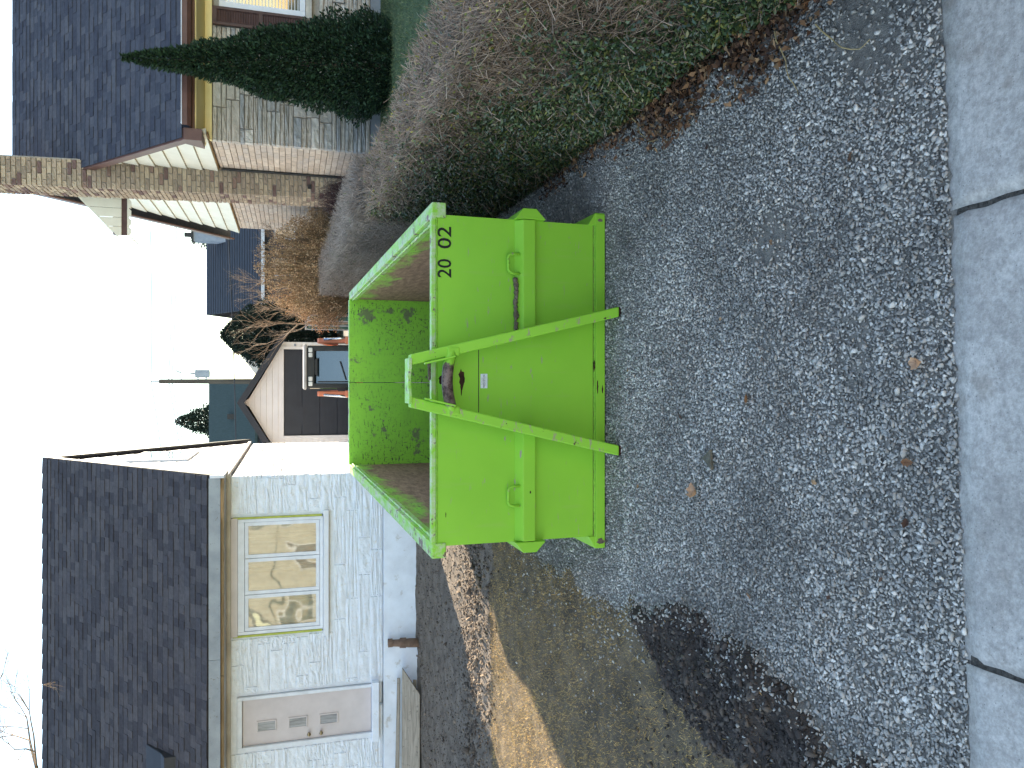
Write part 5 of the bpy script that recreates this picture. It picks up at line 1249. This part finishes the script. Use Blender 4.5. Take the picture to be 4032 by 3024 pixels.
ch2 = W(MB().box(6.35, 36.6, 4.9, 6.95, 37.2, 6.55), 'chimney', M('grey_stucco', L((150, 158, 170)), L((132, 140, 152)), 4, .9, .2, .4))
W(MB().box(6.28, 36.53, 6.55, 7.02, 37.27, 6.63), 'chimney_cap', mat_iron, 0, ch2); W(MB().tube([(6.65, 36.9, 6.63), (6.65, 36.9, 6.95)], .11, 10), 'flue', mat_iron, 0, ch2)
for xc in (5.0, 6.6, 8.6):
    w_ = W(MB().box(xc - .4, 34.35, 2.2, xc + .4, 34.45, 3.1), 'window', mat_trimw); W(MB().box(xc - .33, 34.335, 2.27, xc + .33, 34.345, 3.03), 'pane', mat_glassd, 0, w_)
th_ = thing('teal_building', 'long building with dark teal roof behind the garage', 'building', (-3, 46, g(0, 46)))
W(MB().box(-9.5, 46, 1, .1, 56, 4.2), 'wall', mat_navywall, 0, th_)
W(MB().hexa([(-9.8, 45.6, 4.2), (.3, 45.6, 4.2), (.3, 50, 7.05), (-9.8, 50, 7.05)], [(-9.8, 45.6, 4.34), (.3, 45.6, 4.34), (.3, 50, 7.19), (-9.8, 50, 7.19)]), 'roof', mat_tealroof, 0, th_)
W(MB().box(-2.05, 47.5, 5.55, -1.75, 47.8, 5.95), 'roof_vent', mat_iron, 0, th_)
for xc in (-6.5, -4, -1.5):
    w_ = W(MB().box(xc - .5, 45.95, 2.6, xc + .5, 46.02, 3.7), 'window', mat_trimw, 0, th_); W(MB().box(xc - .43, 45.935, 2.67, xc + .43, 45.945, 3.63), 'pane', mat_glassd, 0, w_)
wc = thing('pale_cottage', 'small pale gabled house half hidden between garage and evergreen', 'house', (1.6, 40, g(1, 40)))
W(MB().box(.5, 40, 1, 3.0, 44, 4.0), 'wall', mat_vinyl, 0, wc); W(MB().prism([(.3, 3.95), (3.2, 3.95), (1.75, 5.0)], 'y', 39.8, 44.2), 'roof', mat_vinyl, 0, wc)
w_ = W(MB().box(1.4, 39.95, 2.8, 2.1, 40.01, 3.6), 'window', mat_trimw, 0, wc); W(MB().box(1.46, 39.94, 2.86, 2.04, 39.948, 3.54), 'pane', mat_glassd, 0, w_)
# utility pole with transformer, and its lines
mat_pole = M('weathered_pole', L((98, 92, 84)), L((76, 70, 64)), 8, .9, .15, .4, 40, .01, stretch=(1, 1, .1))
pl_ = thing('utility_pole', 'wooden utility pole with grey transformer above the garage roof', 'utility pole', (.12, 38, g(0, 38)))
W(MB().tube([(.12, 38, .6), (.12, 38, 8.15)], [.15, .10], 10), 'pole', mat_pole, 0, pl_)
W(MB().tube([(.12, 38, 8.15), (.12, 38, 8.5)], [.03, .025], 6), 'insulator', mat_zinc, 0, pl_)
tr_ = W(MB().tube([(.48, 37.95, 6.0), (.48, 37.95, 6.62)], .19, 14), 'transformer', M('transformer_grey', L((160, 168, 176)), L((146, 154, 162)), 3, .5, .4, .1), .01, pl_)
W(MB().tube([(.48, 37.95, 6.62), (.48, 37.95, 6.85)], [.05, .03], 8), 'bushing', mat_zinc, 0, tr_)
W(MB().bar((.12, 37.95, 6.15), (.34, 37.95, 6.15), .06, .06), 'transformer_bracket', mat_zinc, 0, pl_); W(MB().bar((.12, 37.95, 6.5), (.34, 37.95, 6.5), .06, .06), 'transformer_bracket', mat_zinc, 0, pl_)
W(MB().bar((.12, 37.95, 7.15), (.5, 37.95, 7.35), .04, .04), 'fuse_arm', mat_zinc, 0, pl_); W(MB().tube([(.5, 37.9, 7.2), (.62, 37.9, 7.45)], .03, 6), 'fuse_cutout', mat_zinc, 0, pl_)
mat_wire = M('dark_wire', L((60, 62, 66)), L((50, 52, 56)), 5, .6, .3, 0)
def wire(label, a, b, sag, r_=.02):
    a, b = Vector(a), Vector(b); pts = []
    for k in range(25):
        u = k / 24; p = a.lerp(b, u); p.z -= sag * 4 * u * (1 - u); pts.append(p)
    m_ = MB(); m_.tube(pts, r_, 5); tag(m_.build('overhead_wire', mat_wire, smooth=True), label, 'wire', 'overhead wires')
wire('topmost overhead wire running right from the pole head', (.12, 38, 8.48), (26, 33, 9.6), .6); wire('topmost overhead wire running left from the pole head', (.12, 38, 8.48), (-26, 41, 7.6), .6)
wire('middle overhead wire running right from the pole', (.12, 38, 7.75), (26, 33, 8.6), .7); wire('middle overhead wire running left from the pole', (.12, 38, 7.75), (-26, 41, 6.6), .7)
wire('second of the paired wires running right from the pole', (.12, 38, 7.62), (26, 33, 8.4), .75); wire('second of the paired wires running left from the pole', (.12, 38, 7.62), (-26, 41, 6.4), .75)
wire('low service cable crossing in front of both far roofs', (-9, 31, 4.4), (12, 31, 5.1), .25, .022)
# wire-mesh fence with green screen beside the garage
fn = thing('chain_link_fence', 'grey-posted fence with dark green screening right of the garage', 'fence', (1.75, 21, g(1.75, 21)))
mat_screen = M('green_screen_cloth', L((34, 78, 68)), L((24, 60, 54)), 6, .8, .2, .3, 200, .003)
mat_galv = M('galvanised_tube', L((150, 154, 156)), L((130, 134, 138)), 8, .45, .5, .05, metal=.6)
for k, y in enumerate((18.6, 20.2, 21.8, 23.4)):
    W(MB().tube([(1.62, y, .4), (1.62, y, 2.0)], .03, 8), 'post', mat_galv, 0, fn)
    if k < 3: W(MB().box(1.625, y + .03, .6, 1.632, y + 1.57, 1.92), 'screen', mat_screen, 0, fn)
W(MB().tube([(1.62, 18.6, 1.98), (1.62, 23.4, 1.98)], .02, 8), 'top_rail', mat_galv, 0, fn)
W(MB().box(1.63, 23.45, .6, 3.4, 23.457, 1.95), 'screen', mat_screen, 0, fn); W(MB().tube([(1.62, 23.43, 1.98), (3.4, 23.43, 1.98)], .02, 8), 'top_rail', mat_galv, 0, fn); W(MB().tube([(3.4, 23.43, .5), (3.4, 23.43, 2.0)], .03, 8), 'post', mat_galv, 0, fn)

# ------------------------------------------------------------------ houses across the street (seen mirrored in the panes)
mat_creamb = M('cream_brick', L((182, 174, 158)), L((160, 152, 138)), 10, .85, .2, .4, 40, .01)
mat_ochre = M('ochre_render', L((222, 160, 70)), L((206, 146, 62)), 3, .85, .2, .2)
def far_house(label, x0, x1, y, zr, wallm, roofm):
    o = thing('house_opposite', label, 'house', ((x0 + x1) / 2, y, 0), None)
    V = lambda m_, n, mt, p=None: m_.build(n, mt, p or o)
    V(MB().box(x0, y - 8, -.05, x1, y, 3.3), 'wall', wallm); V(MB().prism([(x0 - .3, 3.3), (x1 + .3, 3.3), ((x0 + x1) / 2, zr)], 'y', y - 8.3, y + .3), 'roof', roofm)
    V(MB().prism([(x0, 3.2), (x1, 3.2), ((x0 + x1) / 2, zr - .3)], 'y', y + .301, y + .36), 'gable', wallm)
    for xc in (x0 + 1.6, x1 - 1.6):
        w_ = V(MB().box(xc - .8, y, 1.1, xc + .8, y + .08, 2.7), 'window', mat_trimw)
        V(MB().box(xc - .7, y + .081, 1.2, xc - .03, y + .09, 2.6), 'pane', mat_glassd, w_); V(MB().box(xc + .03, y + .081, 1.2, xc + .7, y + .09, 2.6), 'pane', mat_glassd, w_)
    xm = (x0 + x1) / 2; d__ = V(MB().box(xm - .55, y, 0, xm + .55, y + .08, 2.3), 'door', mat_trimw); V(MB().box(xm - .45, y + .081, .05, xm + .45, y + .1, 2.2), 'door_leaf', mat_shut, d__)
far_house('cream brick gabled house mirrored in the left panes', -13.5, -5.0, -17, 6.6, mat_creamb, mat_shingle)
far_house('cream brick house mirrored in the right panes', -3.5, 5.0, -17, 6.4, mat_creamb, mat_shingleb)
far_house('ochre rendered house across the street on the right', 6.5, 15.0, -17, 6.2, mat_ochre, mat_shingle)
